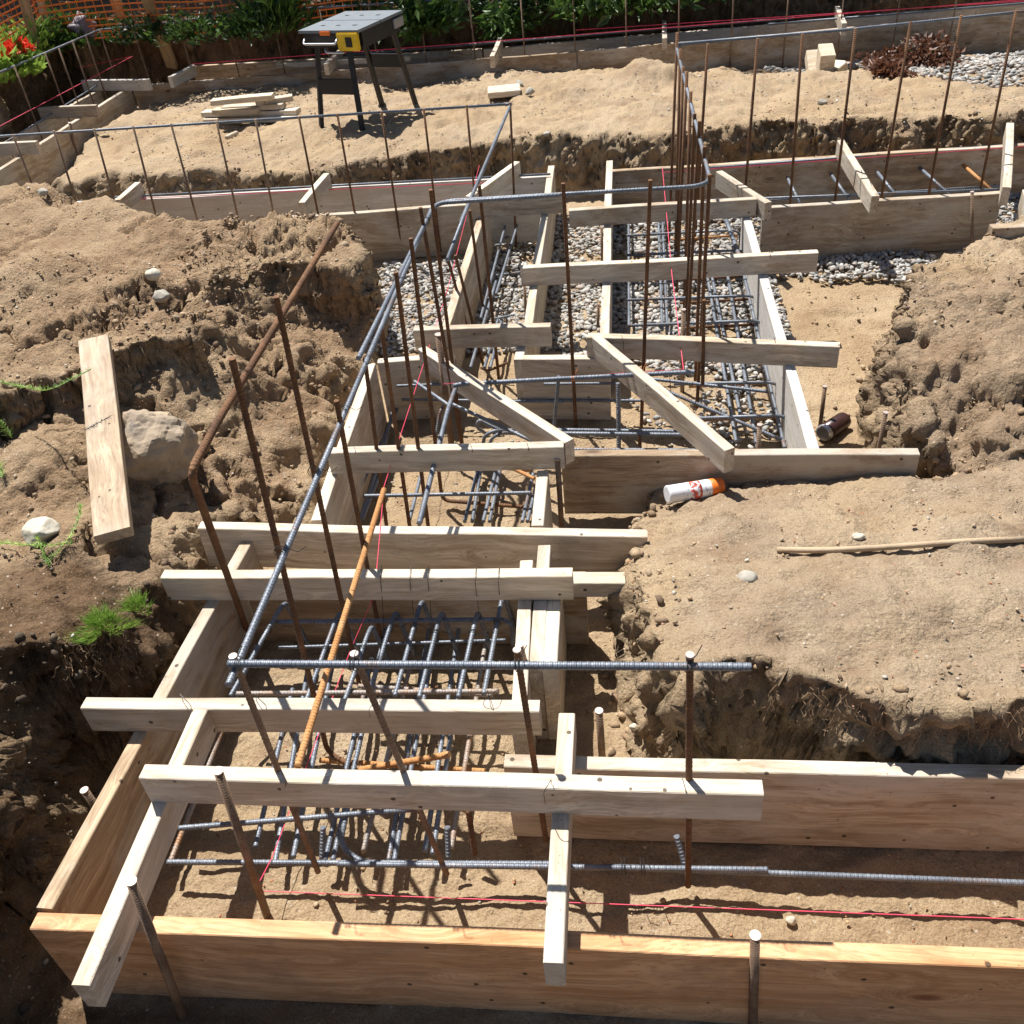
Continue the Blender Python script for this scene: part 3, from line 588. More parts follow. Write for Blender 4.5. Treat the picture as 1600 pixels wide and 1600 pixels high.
# two by fours
sb('tan two by four lying across the forms, third from the bottom', (250,903), (894,902), PALEY)
sb('two by four lying across the forms, second from the bottom', (126,1107), (843,1112), WHITEW)
sb('long nail-pocked two by four lying lowest across the nearest cage', (216,1215), (1194,1243), WHITEW, z=.464)
sb('white two by four slanting out over the front board at lower left', (138,1540), (325,1109), WHITEW, 1)
sb('short whitish two by four reaching over the front board at bottom centre', (849,1503), (873,1114), WHITEW, -1)
sb('two by four across the top of the lower middle cell', (510,709), (881,699), WHITEW)
sb('weathered diagonal two by four left of the leaning middle rods', (653,545), (883,692), WHITEW, 1)
sb('rough diagonal two by four ending above the spray can', (925,527), (1132,703), WHITEW, 1)
sb('short crossing two by four with dark stains over the left gravel lane', (645,516), (860,511), WOOD)
sb('two by four crossing the bar mat just behind the rough diagonal one', (916,526), (1312,543), WOOD)
sb('long two by four crossing both gravel lanes', (813,419.5), (1279,395), WHITEW)
sb('two by four across the far end of the bar mat', (889,328.5), (1183,312), WOOD)
sb('short two by four on the far end of the left gravel lane', (733,316), (878,308), WOOD)
sb('diagonal two by four at the left corner of the far right cage', (1119,268), (1195,317), WHITEW, 1)
sb('pale two by four slanting across the middle of the far right cage', (1308,218), (1362,307), WHITEW, 1)
sb('whitish two by four standing out at the right end of the far right cage', (1567,292), (1573,192), WHITEW, -1)
sb('tan two by four bridging the far left form near the rod corner', (727,307), (803,252), PALEY, -1)
sb('short tan spreader on the far left form beside the steep earth corner', (466,316), (505,271), PALEY, -1)
sb('short pale spreader at the left end of the far left form', (178,312), (211,285), WHITEW, -1)
sb('spreader across the left lane nearest the heap', (-30,226), (55,222), WOOD)
sb('middle spreader of the left lane', (58,169), (148,165), WOOD)
sb('grey spreader at the dark far corner of the left lane', (126,126), (230,124), GREYW)
sb('small leaning spreader in the dark corner of the far lane', (262,120), (298,101), GREYW, -1)
sb('pale spreader on the far lane behind the folding table', (505,100), (528,77), WHITEW, -1)
sb('small pale spreader at the middle of the far lane', (765,88), (778,58), WHITEW, -1)
sb('small pale spreader on the far lane above the cable corner', (1035,60), (1034,32), WHITEW, -1)
sb('small pale spreader on the far lane at upper right', (1316,37), (1305,10), WHITEW, -1)
sb('thin tan board lying along the back of the far lane at left', (430,100), (640,88), PALEY, z=.33, h=.04)
# ---------------------------------------------------------------- stakes
def stake(label, top, bot, zt=None, zb=0.0, r=.0095, cap=True, mat=None):
    B = W(bot[0], bot[1], zb)
    if zt is None:
        lo, hi = zb, zb+1.2; 
        for _ in range(40):
            m = (lo+hi)/2; d = Vector((B.x, B.y, m-CAMZ)); c = (d.dot(R_), d.dot(U_), d.dot(fw)); y_ = 800-F*c[1]/c[2]
            if y_ > top[1]: lo = m
            else: hi = m
        zt = lo
    T = W(top[0], top[1], zt); d = (T-B).normalized()
    o = bar('form_stake', label, 'stake', [B-d*.06, T], r, mat or STAKE, 'steel stakes holding the forms', base=B)
    if cap:
        bm = bmesh.new(); bmesh.ops.create_cone(bm, cap_ends=True, segments=14, radius1=r*1.04, radius2=r*1.12, depth=.005)
        h = bmobj('stake_head', bm, CUT, o, False); h.location = T-B; h.rotation_euler = d.to_track_quat('Z', 'Y').to_euler()
    return o
def ssk(*a, **k): return stake(*a, **k)
stake('tall holed steel stake leaning in front of the lowest two by four', (341,1205), (418,1432))
stake('steel stake leaning against the orange front board at lower left', (205,1377), (288,1592), zb=-.02)
stake('rusty pitted stake against the orange front board at lower right', (1180,1462), (1176,1606), zb=-.01)
stake('stake with bright head standing in the sand behind the right form', (936,1111), (941,1185), zb=.05)
stake('stake with flat head at the right corner of the lower middle cell', (871,717), (878,830), zb=.02)
stake('stake head showing beside the left form board in the dark trench', (132,1235), (160,1275), zb=.10)
stake('short stake between the doubled boards and the long grey bar', (812,1008), (848,1140), zb=.0)
stake('thin stake in front of the buried board, behind the spray can', (1187,664), (1181,765), zb=.06, r=.008)
stake('thin leaning stake near the right end of the buried board', (1384,645), (1365,742), zb=.06, r=.008)
stake('thin stake outside the grey-white board by the dark can', (1289,604), (1282,662), zb=.02, r=.008)
stake('thick brown stake tied to the pink string at the middle cell', (685,523), (705,692), zb=.0, r=.013)
stake('stake with splayed head rising through the bar mat', (1068,484), (1066,612), zb=.0, r=.009)
stake('slim stake beside the pale board of the left gravel lane, upper', (846,362), (846,415), zb=.0, r=.007, cap=False)
stake('slim stake beside the pale board of the left gravel lane, lower', (819,443), (823,508), zb=.02, r=.007, cap=False)
stake('slim stake beside the narrow-edged pale board, upper', (940,355), (941,412), zb=.0, r=.007, cap=False)
stake('slim stake beside the narrow-edged pale board, lower', (935,475), (934,516), zb=.0, r=.007, cap=False)
stake('dark stake against the weathered board in front of the far right cage', (1256,326), (1270,388), zb=.0, r=.008)
stake('rusty stake near the right end of the board in front of the far right cage', (1519,300), (1519,398), zb=.0, r=.008)
stake('dark stake on the near board of the left lane, at its far end', (196,131), (203,172), zb=.1, r=.012)
stake('dark stake on the near board of the left lane, in its middle', (109,192), (119,240), zb=.08, r=.012)
stake('dark stake on the near board of the left lane, nearest the heap', (18,240), (34,282), zb=.08, r=.012)
stake('dark stake at the near board of the far lane by the dark corner', (247,128), (257,148), zb=.1, r=.012)
stake('small stake behind the far lane above the folding table', (692,57), (695,84), zb=.05, r=.010)
stake('second small stake behind the far lane right of the table', (715,42), (722,80), zb=.05, r=.010)
stake('small stake behind the far lane near its middle', (827,38), (834,75), zb=.05, r=.010)
stake('small stake behind the far lane right of its middle', (1000,20), (996,58), zb=.05, r=.010)
stake('bright-headed stake behind the far side of the left lane', (27,173), (36,200), zb=.12, r=.010)
stake('bright-headed stake behind the left lane near the dark corner', (151,107), (157,130), zb=.12, r=.010)
# ---------------------------------------------------------------- rebar
gD, gB = 'upright rebar dowels', 'lengths of reinforcing bar'
RB = .0071
def zat(B, py):
    lo, hi = -.2, 2.0
    for _ in range(40):
        m = (lo+hi)/2; d = Vector((B.x, B.y, m-CAMZ)); y_ = 800-F*d.dot(U_)/d.dot(fw)
        if y_ > py: lo = m
        else: hi = m
    return lo
def dowel(label, top, bot, zb=.05, zt=None, r=RB, mat=None, foot=None, ribs=True, name='rebar_dowel'):
    B = W(bot[0], bot[1], zb)
    if zt is None: zt = zat(B, top[1])
    T = W(top[0], top[1], zt); d = (T-B).normalized(); pts = [T+d*.004]
    pts.append(B)
    if foot is not None: pts.append(W(foot[0], foot[1], zb))
    o = bar(name, label, 'rebar', pts[::-1], r, mat or RUST, gD, ribs=ribs, base=B)
    return o, T
def tiewrap(par, P, d=(1, 0, 0), r=.0115, mat=None):
    P = Vector(P); pts = []
    ax = Vector(d).normalized(); u = ax.orthogonal().normalized(); v = ax.cross(u)
    for i in range(17):
        a = i/16*math.pi*4; pts.append(P+u*math.cos(a)*r+v*math.sin(a)*r+ax*(i/16-.5)*.014)
    pts.append(P+u*r*1.5+v*r*2.6+ax*.01); pts.append(P+u*r*3+v*r*3.2+ax*.02)
    V, Fc, UV, s = tube_arrays(pts, .0009, 5); o = meshobj('tie_wire', [p-par.location for p in V], Fc, mat or WIRE, par); return o
# long grey bar sequence: front-left, bend, towards the back, bend, far wall
zl0, zl1, zl2 = .79, .93, 1.0
lb = bar('rebar_bar', 'long grey bar running back along the tops of the leaning left dowels', 'rebar', [W(357,1071,zl0), W(540,642,.86), W(675,325,zl1), W(690,317,zl1), W(905,303,zl1)], .0077, STEEL, gB, ribs=True, rad=.07)
lb2 = bar('rebar_bar', 'grey bar bent round the corner above the gravel lanes and back', 'rebar', [W(560,560,.875), W(668,342,zl1), W(682,315,zl1), W(1112,290,zl1+.005), W(1056,70,zl2), W(1130,64,zl2)], .0077, STEEL, gB, ribs=True, rad=.09)
bar('rebar_bar', 'long dark grey bar across the upper right above the far cage', 'rebar', [W(1055,69,zl2+.012), W(1330,46,zl2+.01), W(1640,14,zl2+.01)], .0077, STEEL, gB, ribs=False)
cb_ = bar('rebar_bar', 'grey bar lying level across the four front dowels', 'rebar', [W(357,1037,.81), W(1174,1042,.81)], .0078, STEEL, gB, ribs=True)
for px in (375, 553, 810, 1078): tiewrap(cb_, W(px, 1039, .81), (1, 0, 0), .0125)
rbz = 1.0
B0 = W(388,990,.05)
rb = bar('rebar_bar', 'thick rusty bar bent at the top, leaning over the left forms', 'rebar', [B0, W(297,738,rbz), W(345,650,rbz), W(527,349,rbz)], .0095, RUST, gB, ribs=True, rad=.05)
tiewrap(rb, W(381,586,rbz), (0, 1, 0), .014)
# front dowels
gfr = []
for lab, tp, bt, ft in (('front dowel tied at the left end of the level grey bar', (365,1028), (497,1362), None), ('front dowel second from the left under the level grey bar', (554,1024), (698,1366), None),
                        ('front dowel with sunlit top left of the doubled boards', (808,1018), (853,1312), None), ('front dowel at the right end of the level grey bar', (1078,1026), (1075,1384), None)):
    mt = STAKE if bt[0] < 700 else RUST
    o, T = dowel(lab, tp, bt, .06, mat=mt, foot=None); gfr.append(o)
    bm = bmesh.new(); bmesh.ops.create_cone(bm, cap_ends=True, segments=12, radius1=.0088, radius2=.0084, depth=.004); q = bmobj('cut_end', bm, CUT, o); q.location = T-o.location+Vector((0, 0, .004))
# hooks at the dowel feet towards the back
for (px, py, nm) in ((497,1362,'front dowel foot hook at left'), (698,1366,'front dowel foot hook at centre'), (1075,1384,'front dowel foot hook at right')):
    pass
left = [((363,563),(512,1176),.05,(548,1195)), ((432,466),(562,1072),.05,None), ((526,628),(596,1006),.05,None), ((570,560),(604,822),.04,None), ((592,484),(640,822),.04,None), ((619,427),(669,822),.04,None),
        ((642,374),(691,782),.03,(817,792)), ((657,326),(721,692),.03,None), ((673,298),(722,692),.0,None), ((712,400),(757,578),.0,(792,567)), ((749,291),(780,598),.0,None), ((734,330),(760,520),.0,None), ((700,405),(738,540),.0,None)]
for i, (tp, bt, zb, ft) in enumerate(left):
    B = W(bt[0], bt[1], zb)
    o, T = dowel('%s leaning rusty dowel counted from the front along the long grey bar' % ORD[i], tp, bt, zb, foot=ft, mat=RUST, ribs=True)
for pt in ((437,862), (489,737), (533,640), (574,562), (627,440), (666,345)):
    k = (pt[0]-357)/(675-357); tiewrap(lb, W(pt[0], pt[1], zl0+(zl1-zl0)*k), (0, 1, 0), .0125)
for pt in ((500,1075), ): pass
# middle dowels through the cross bar
dowel('rusty dowel standing over the pale panel board', (880,288), (900,668), .0, mat=RUST)
dowel('rusty dowel standing left of the rough diagonal two by four', (1016,283), (1002,668), .0, mat=RUST)
dowel('slim rusty rod hanging beside the bar mat crossing two by four', (1100,470), (1098,600), .2, mat=RUST)
# cluster of dowels along the right wall (one behind the other)
A0, A1 = W(1110,292,zl1), W(1057,72,zl2)
for i in range(9):
    k = .02+.96*i/8; T = A0.lerp(A1, k); B = Vector((T.x+.012*math.sin(i*2.1)-.015, T.y-.02, .02))
    bar('rebar_dowel', '%s dowel from the front in the dense row of rusty dowels at upper centre' % ORD[i], 'rebar', [B, T+Vector((0, 0, .03+.02*(i % 3)))], RB, RUST, gD, ribs=i < 4)
# far right cage dowels
for i, (tp, bt) in enumerate((((1106,68),(1097,205)), ((1184,60),(1165,292)), ((1254,53),(1235,312)), ((1337,44),(1305,310)), ((1423,34),(1379,298)), ((1502,24),(1451,305)), ((1588,16),(1533,290)))):
    T = W(tp[0], tp[1], zl2+.03); lo = WY(bt[0], bt[1], T.y+.02)
    if lo.z > .02: lo = T + (lo-T)*((T.z-.02)/(T.z-lo.z))
    bar('rebar_dowel', '%s rusty dowel from the left in the far right cage' % ORD[i], 'rebar', [lo, T], RB, RUST, gD)
# far left footing
zA = .80
bar('rebar_bar', 'thin grey bar joining the dowel tops of the far left footing', 'rebar', [W(-60,219,zA), W(0,213,zA), W(798,162.5,zA)], .007, STEEL, gB)
bar('rebar_bar', 'grey bar coming forward from the corner of the far left footing', 'rebar', [W(790,164,zA), W(799,161,zA), W(734,314,zA), W(699,406,zA)], .0077, STEEL, gB, rad=.03)
bar('rebar_bar', 'second grey bar lapped on the one coming forward from the corner', 'rebar', [W(795,170,zA-.015), W(757,262,zA-.015), W(719,348,zA-.015)], .0077, STEEL, gB)
for i, (tx, ty, bx, by) in enumerate(((20,210,50,288),(84,204,114,300),(147,201,178,312),(208,197,242,330),(267,193,305,332),(338,189,370,332),(399,186,424,316),(467,182,493,314),(527,178,553,325),(596,174,618,322),(662,170,680,322),(729,164,742,310),(797,160,803,300))):
    T = W(tx, ty, zA+.02); lo = WY(bx, by, T.y+.03)
    lo = T + (lo-T)*((T.z-.03)/max(.05, (T.z-lo.z)))
    bar('rebar_dowel', '%s thin dark dowel from the left in the far left footing' % ORD[i], 'rebar', [lo, T], .0062, RUST if i > 6 else STAKE, gD)
# left lane and far lane
zL = .72
bar('rebar_bar', 'pale grey bar rising over the left lane', 'rebar', [W(-40,131,zL), W(0,113,zL), W(155,47,zL)], .009, STEEL, gB)
bar('rebar_bar', 'dim grey bar over the dark end of the far lane', 'rebar', [W(155,47,zL), W(440,15,zL), W(700,0,zL), W(900,-12,zL)], .008, STEEL, gB)
for i, (tx, ty) in enumerate(((22,103),(70,82),(92,76),(113,64),(134,56),(155,45))):
    T = W(tx, ty, zL+.02); bar('rebar_dowel', '%s thin dowel from the heap end in the left lane' % ORD[i], 'rebar', [Vector((T.x-.02, T.y+.03, .02)), T], .0062, STAKE, gD)
T0, T1 = W(155,47,zL), W(900,-12,zL)
for i in range(17):
    T = T0.lerp(T1, i/9.8+.075); bar('rebar_dowel', '%s thin dowel from the left along the far lane' % ORD[i], 'rebar', [Vector((T.x, T.y+.02, .02)), T+Vector((0, 0, .02))], .0062, STAKE, gD)
# horizontal bars in the near trench
def hb(label, a, b_, z=.1, mat=None, z2=None, r=RB, mid=None, ribs=True, rad=.035):
    pts = [W(a[0], a[1], z)] + ([W(*m) for m in mid] if mid else []) + [W(b_[0], b_[1], z if z2 is None else z2)]
    return bar('rebar_bar', label, 'rebar', pts, r, mat or STEEL, gB, ribs=ribs, rad=rad)
n1_ = hb('grey bar lying nearest the front board in the near trench', (262,1347), (892,1350), .09)
n2_ = hb('grey bar lapped just behind the front-most bar', (528,1350), (1200,1359), .105)
n3_ = hb('long bright grey bar running out of the picture at right in the near trench', (942,1354), (1660,1382), .085)
hb('grey bar slanting slightly across the near trench behind the others', (280,1294), (652,1264), .12)
tiewrap(n2_, W(1005,1354,.10), (1, 0, 0), .02); tiewrap(n1_, W(545,1349,.09), (1, 0, 0), .014); tiewrap(n2_, W(975,1353,.10), (1, 0, 0), .02)
hb('short grey bar end leaning behind the right front dowel', (1057,1306), (1076,1372), .16, z2=.07)
hb('upright bent grey hook in the near trench below the lowest two by four', (546,1250), (640,1352), .12, mid=[(531,1320,.09), (560,1346,.08)], z2=.08)
hb('short upright grey bar piece at the near bars, left of centre', (505,1292), (503,1342), .14, z2=.07)
hb('short upright grey bar piece at the near bars, centre', (699,1292), (701,1340), .14, z2=.07)
hb('dark bent hook ending under the lowest two by four', (720,1262), (742,1335), .17, mid=[(732,1268,.17)], z2=.05, mat=RUST)
# bars running back under the lowest two by fours
back = [(265,1350,352,1128), (399,1324,441,1145), (458,1340,497,1150), (508,1345,566,1095), (520,1345,577,1095), (568,1330,626,1100), (607,1345,650,1100), (616,1345,661,1100), (664,1330,699,1100), (676,1335,712,1100), (705,1325,741,1110), (430,1348,470,1110)]
for i, (x0, y0, x1, y1) in enumerate(back):
    a = W(x0, y0, .07); b_ = W(x1, y1, .07); d = (b_-a).normalized()
    hb_ = bar('rebar_bar', '%s grey bar of the lower layer in the nearest cage' % ORD[i], 'rebar', [a, b_+d*(.16 if i % 2 else .3)], RB, STEEL if i % 5 else MIXR, gB, ribs=True)
# upper layer with turned-down hooks at the back
hooks = [(437,952,360,1088), (525,968,462,1140), (655,950,617,1088), (613,968,578,1080), (686,968,655,1090), (743,968,716,1090), (784,937,756,1085), (575,990,530,1120)]
for i, (x1, y1, x0, y0) in enumerate(hooks):
    last_ = None
    zt_ = .245; a = W(x0, y0, .20); b_ = W(x1, y1, zt_); d = (b_-a).normalized(); e = b_+d*.035
    bar('rebar_bar', '%s hooked grey bar in the nearest cage' % ORD[i], 'rebar', [a, b_, e+Vector((0, 0, -.01)), Vector((e.x+.02, e.y+.015, .05))], RB, STEEL, gB, ribs=True, rad=.03)
k1 = hb('dark bar lying across the hooks of the nearest cage', (428,972), (785,968), .225, mid=[], mat=BLACKM)
k1.data.materials[0] = STEEL
hb('bent dark bar end at the right of the cage hooks', (785,968), (803,1010), .225, mid=[(800,975,.22)], z2=.1)
hb('thin light bar seen below the cage hooks', (435,1012), (790,1000), .12, r=.005)
hb('part rusted bar lying just behind the second two by four', (370,1084), (780,1080), .20, mat=MIXR)
hb('rust-orange bar on the ground in the nearest cage', (500,1188), (758,1205), .04, mat=ORUST)
hb('orange rusted bar slanting up over the nearest cage', (465,1198), (600,765), .46, z2=.46, mat=ORUST, r=.0085)
hb('short orange bar stub tied behind the lowest two by four', (562,1203), (702,1179), .10, z2=.2, mat=ORUST, r=.0085)
hb('second part rusted bar behind the second two by four', (560,1072), (770,1086), .15, mat=MIXR)
# lower middle cell
hb('ribbed grey bar across the lower middle cell', (568,775), (830,770), .12)
hb('rusty bar with a bend in the lower middle cell', (730,705), (828,735), .13, mid=[(770,730,.13)], mat=ORUST)
hb('second rusty bar bent in the lower middle cell', (787,725), (835,748), .14, mat=ORUST)
for i, (x0, y0, x1, y1) in enumerate(((726,815,748,728), (738,815,752,728), (755,815,776,730), (765,815,782,730), (816,815,833,740), (824,815,840,750), (566,812,600,722), (640,812,663,722))):
    hb('%s lengthwise grey bar from the left in the lower middle cell' % ORD[i], (x0, y0), (x1, y1), .06)
hb('left grey bar bent down at the front of the lower middle cell', (560,820), (630,570), .06, mid=[(600,700,.08)])
# upper middle cell
m1 = hb('thick ribbed bar level with the pink string across the middle cell', (708,603), (1085,581), .36, z2=.36, mid=[(722,600,.36)], r=.009)
hb('bent grey bar dropping forward from the middle cell corner', (655,818), (712,606), .30, z2=.33, mid=[(700,640,.33)], r=.009)
for pt in ((896,592), (1001,586)): 
    q = tiewrap(m1, W(pt[0], pt[1], .36), (1, 0, 0), .011); q.data.materials[0] = ORTAPE
hb('grey bar slanting from the cell corner under the left diagonal two by four', (708,632), (860,702), .26, z2=.2)
hb('grey bar slanting up left of the cell corner', (648,596), (705,636), .28, z2=.27)
hb('thin grey bar along the back of the middle cell', (620,603), (760,598), .2, r=.006)
hb('second thin grey bar along the back of the middle cell', (628,624), (880,628), .12, r=.006)
hb('thin grey bar against the pale panel board', (850,600), (962,599), .2, r=.006)
hb('thin grey bar low in front of the pale panel board', (800,626), (1010,626), .1, r=.006)
hb('upright grey bar in front of the panel board, left', (873,588), (866,665), .3, z2=.08)
hb('upright grey bar in front of the panel board, centre', (966,598), (967,705), .28, z2=.02, r=.009)
hb('upright brown bar in front of the panel board, right', (999,680), (1000,700), .1, z2=.05, mat=RUST)
for i, (y0, z) in enumerate(((671,.08), (676,.10), (702,.06))):
    hb('%s grey bar lying along the floor of the middle cell' % ORD[i], (770 if i else 800, y0), (1110, y0+(4 if i < 2 else 2)), z, r=.0085)
bar('rebar_bar', 'left curled grey hook in the middle cell', 'rebar', [W(760,678,.05), W(745,668,.1), W(748,655,.14), W(770,668,.1), W(800,676,.06)], RB, STEEL, gB, rad=.04)
bar('rebar_bar', 'second curled grey hook in the middle cell', 'rebar', [W(754,700,.05), W(757,680,.12), W(775,672,.14), W(800,676,.08)], RB, STEEL, gB, rad=.05)
bar('rebar_bar', 'third curled grey hook in the middle cell', 'rebar', [W(764,700,.05), W(768,684,.1), W(784,676,.12), W(810,678,.08)], RB, STEEL, gB, rad=.05)
hb('dark bar curving up left of the panel board', (752,575), (792,567), .1, mid=[(762,580,.05)], mat=RUST, r=.006)
hb('left grey bar turned down in the middle cell', (632,600), (540,812), .1, mid=[(620,640,.06)], z2=.05)
hb('grey bar turned down near the cell corner', (700,629), (680,690), .16, mid=[(688,640,.16)], z2=.04)
# bars under the left gravel lane
for i, (p_) in enumerate((((751,498),(806,290)), ((757,575),(778,500)), ((766,575),(784,500)), ((775,460),(815,330)), ((735,575),(775,440)))):
    hb('%s grey bar running along the left gravel lane' % ORD[i], p_[0], p_[1], .14)
for i, (x0, y0, x1, y1) in enumerate(((775,430,815,425), (773,498,803,492), (790,372,830,352), (760,466,780,465))):
    hb('%s thin cross bar in the left gravel lane' % ORD[i], (x0, y0), (x1, y1), .08, r=.0055)
# bar mat in the right gravel lane
lw = [((982,300),(983,516)), ((1028,320),(1035,516)), ((1034,320),(1043,516)), ((1105,430),(1150,690)), ((1112,430),(1157,650)), ((1136,425),(1183,700)), ((1160,420),(1226,700)), ((1166,430),(1243,695))]
for i, (a, b_) in enumerate(lw): hb('%s lengthwise grey bar from the left in the bar mat' % ORD[i], b_, a, .09)
ci = 0
def cross(x0, x1, y, z, mt, hook=True, sk=0):
    global ci
    pts = [Vector((x0, y, z)), Vector((x1, y+sk, z))] + ([Vector((x1+.035, y+sk, z-.015)), Vector((x1+.045, y+sk-.01, .02))] if hook else [])
    bar('rebar_bar', '%s crosswise bar from the front in the bar mat' % (ORD+['twenty-first','twenty-second','twenty-third','twenty-fourth','twenty-fifth'])[ci], 'rebar', pts, RB, mt, gB, rad=.03); ci += 1
yy_ = 2.78
while yy_ < 5.0:
    cross(.0 if yy_ > 3.4 else .18, .56, yy_, .135, STEEL, True, .01*math.sin(yy_*9)); cross(.25, .60, yy_+.12, .05, RUST if int(yy_*10) % 3 else ORUST, False, .012); yy_ += .262
hb('long bar slanting across the bar mat from the rough diagonal two by four', (1015,592), (1200,612), .17)
hb('second long bar slanting across the bar mat, nearer the corner', (1030,606), (1228,690), .2, z2=.08)
hb('dark bundle of bars at the far right corner of the mat', (1135,345), (1155,400), .15, r=.012)
# far right cage lower bars
for i, (a, b_, z) in enumerate((((1110,262),(1640,222),.28), ((1120,284),(1600,259),.15), ((1130,301),(1600,268),.12), ((1110,313),(1560,296),.16), ((1200,313),(1570,290),.13))):
    hb('%s long bar from the back in the far right cage' % ORD[i], a, b_, z, mat=MIXR if i == 2 else STEEL, ribs=False)
for i, (a, b_, mt) in enumerate((((1230,277),(1250,318),STEEL), ((1298,272),(1327,312),STEEL), ((1370,268),(1402,308),STEEL), ((1437,262),(1483,304),STEEL), ((1504,257),(1549,297),ORUST))):
    hb('%s short slanting bar from the left in the far right cage' % ORD[i], a, b_, .2, z2=.14, mat=mt, ribs=False, r=.009)
# far left and far lane low bars
hb('long grey bar lying along the far left form', (180,308), (860,272), .30, ribs=False)
hb('thin grey bar along the back of the far lane', (540,86), (1240,28), .33, ribs=False, r=.009)
hb('second thin grey bar along the far lane at right', (1200,38), (1640,2), .33, ribs=False, r=.009)
hb('thin bar along the left lane between its forms', (0,228), (170,122), .33, ribs=False)
for x0, y0 in ((897,594),(1002,588)): pass

for o in [q for q in C.objects if q.name.startswith('rebar_bar') and ('nearest cage' in q.get('label', '') and 'hooked' in q.get('label', ''))]:
    v_ = o.data.vertices; n_ = len(v_)//8; k_ = int(n_*.45); c_ = sum((v_[k_*8+j].co for j in range(8)), Vector())/8; tiewrap(o, o.location+c_, (0, 1, 0), .0105)
# ---------------------------------------------------------------- strings and wires
def string(label, pts, r=.0011):
    V, Fc, UV, s = tube_arrays([Vector(p)-Vector(pts[0]) for p in pts], r, 5); o = meshobj('mason_string', V, Fc, STRING); o.location = pts[0]
    return tag(o, label, 'string', 'pink mason strings')
string('pink string stretched over the near trench behind the orange board', [W(398,1392,.12), W(1640,1438,.13)])
string('pink string running down through the nearest cage', [W(585,930,.3), W(548,1015,.2), W(425,1340,.10), W(398,1392,.12)])
string('pink string running along the left dowels to the middle cell', [W(749,258,.32), W(700,450,.32), W(600,760,.32), W(585,930,.3)])
string('pink string crossing over the middle cell', [W(692,600,.34), W(1068,577,.34)])
string('bright pink string over the bar mat', [W(1035,262,.34), W(1050,430,.34), W(1068,577,.34)], .0015)
string('pink string along the top of the far left form', [W(172,312,.30), W(790,284,.30)], .002)
string('pink string along the back of the far right cage', [W(1036,269,.31), W(1640,226,.31)], .002)
string('pink string along the far lane', [W(300,100,.42), W(700,70,.42), W(1640,-4,.42)], .003)
string('second pink string along the far lane at right', [W(900,47,.40), W(1640,-1,.40)], .003)
string('red string along the left lane', [W(-40,215,.44), W(0,197,.44), W(207,88,.44)], .0024)
string('short red string at the dark far corner of the left lane', [W(122,106,.40), W(207,88,.40)], .0022)
def loopwire(label, pts, r=.0011, mat=None):
    P = fillet(pts, .03, 4); V, Fc, UV, s = tube_arrays([p-P[0] for p in P], r, 4); o = meshobj('loose_tie_wire', V, Fc, mat or WIRE); o.location = P[0]
    return tag(o, label, 'wire', 'loops of tie wire')
i = 0
for (x, y, yb, z) in ((594,886,985,.38),(640,886,960,.38),(668,886,965,.38),(742,888,955,.38),(778,888,940,.38)):
    loopwire('%s hanging tie wire from the left on the third two by four' % ORD[i], [W(x+2,y-2,z), W(x,y+18,z+.004), W(x+3,y+45,.30), W(x+6,yb,.22)]); i += 1
for j, (x, y) in enumerate(((295,1095),(412,1095),(445,1212),(580,1100),(765,1090),(852,1230),(1070,1225),(760,1088))):
    s_ = random.uniform(-1, 1); z = .38 if y < 1150 else .467
    loopwire('%s stray tie wire end from the left on the two lowest two by fours' % ORD[j], [W(x,y+26,z-.05), W(x-6*s_,y+8,z+.01), W(x+10*s_,y-4,z+.03), W(x+22*s_,y-14,z+.015), W(x+6,y+18,z-.05)], .0009, WIREL if j % 3 == 0 else WIRE)
for j, (x, y, z) in enumerate(((556,706,.38),(738,702,.38),(826,700,.38),(712,562,.38),(1047,592,.38),(1084,640,.38),(1204,398,.38),(1136,532,.38),(1212,535,.38),(1348,272,.38),(1362,290,.38),(1156,298,.38),(974,532,.38))):
    loopwire('%s thin tie wire binding the two by fours of the farther cells' % ORD[j], [W(x-3,y-8,z+.002), W(x,y,z+.002), W(x+1,y+22,z-.085)], .0012)
# ---------------------------------------------------------------- loose things on the ground
def lay_can(root, a, b_, r, parts):
    d = (b_-a); L = d.length; q = d.to_track_quat('Z', 'Y'); root.location = a; root.rotation_mode = 'QUATERNION'; root.rotation_quaternion = q
    for nm, prof, mt, lab in parts:
        n = 32; V = []; Fc = []
        for (zz, rr) in prof:
            for k in range(n): V.append((math.cos(2*math.pi*k/n)*rr*r, math.sin(2*math.pi*k/n)*rr*r, zz*L))
        for i2 in range(len(prof)-1):
            for k in range(n): Fc.append((i2*n+k, i2*n+(k+1) % n, (i2+1)*n+(k+1) % n, (i2+1)*n+k))
        Fc.append(tuple(range(n))[::-1]); Fc.append(tuple((len(prof)-1)*n+k for k in range(n)))
        o = meshobj(nm, V, Fc, mt, root); o.data.polygons.foreach_set('use_smooth', [len(f) == 4 for f in Fc])
        if lab: o['label'] = lab
ga, gb = WY(1042,773,2.47), WY(1128,759,2.535)
sp = empty('spray_can', (0, 0, 0)); tag(sp, 'white spray paint can with orange cap lying in the sand', 'spray can')
rr_ = .031
lay_can(sp, ga, gb, rr_, [
    ('can_body', [(0,.80),(.0,.93),(.02,1),(.04,.97),(.74,.97),(.76,.95),(.78,.86)], WHP, None),
    ('cap', [(.765,.72),(.77,.93),(.80,.97),(.99,.90),(1.0,.84)], ORP, None),
    ('printed_label', [(.38,.980),(.58,.980)], REDL, None)])
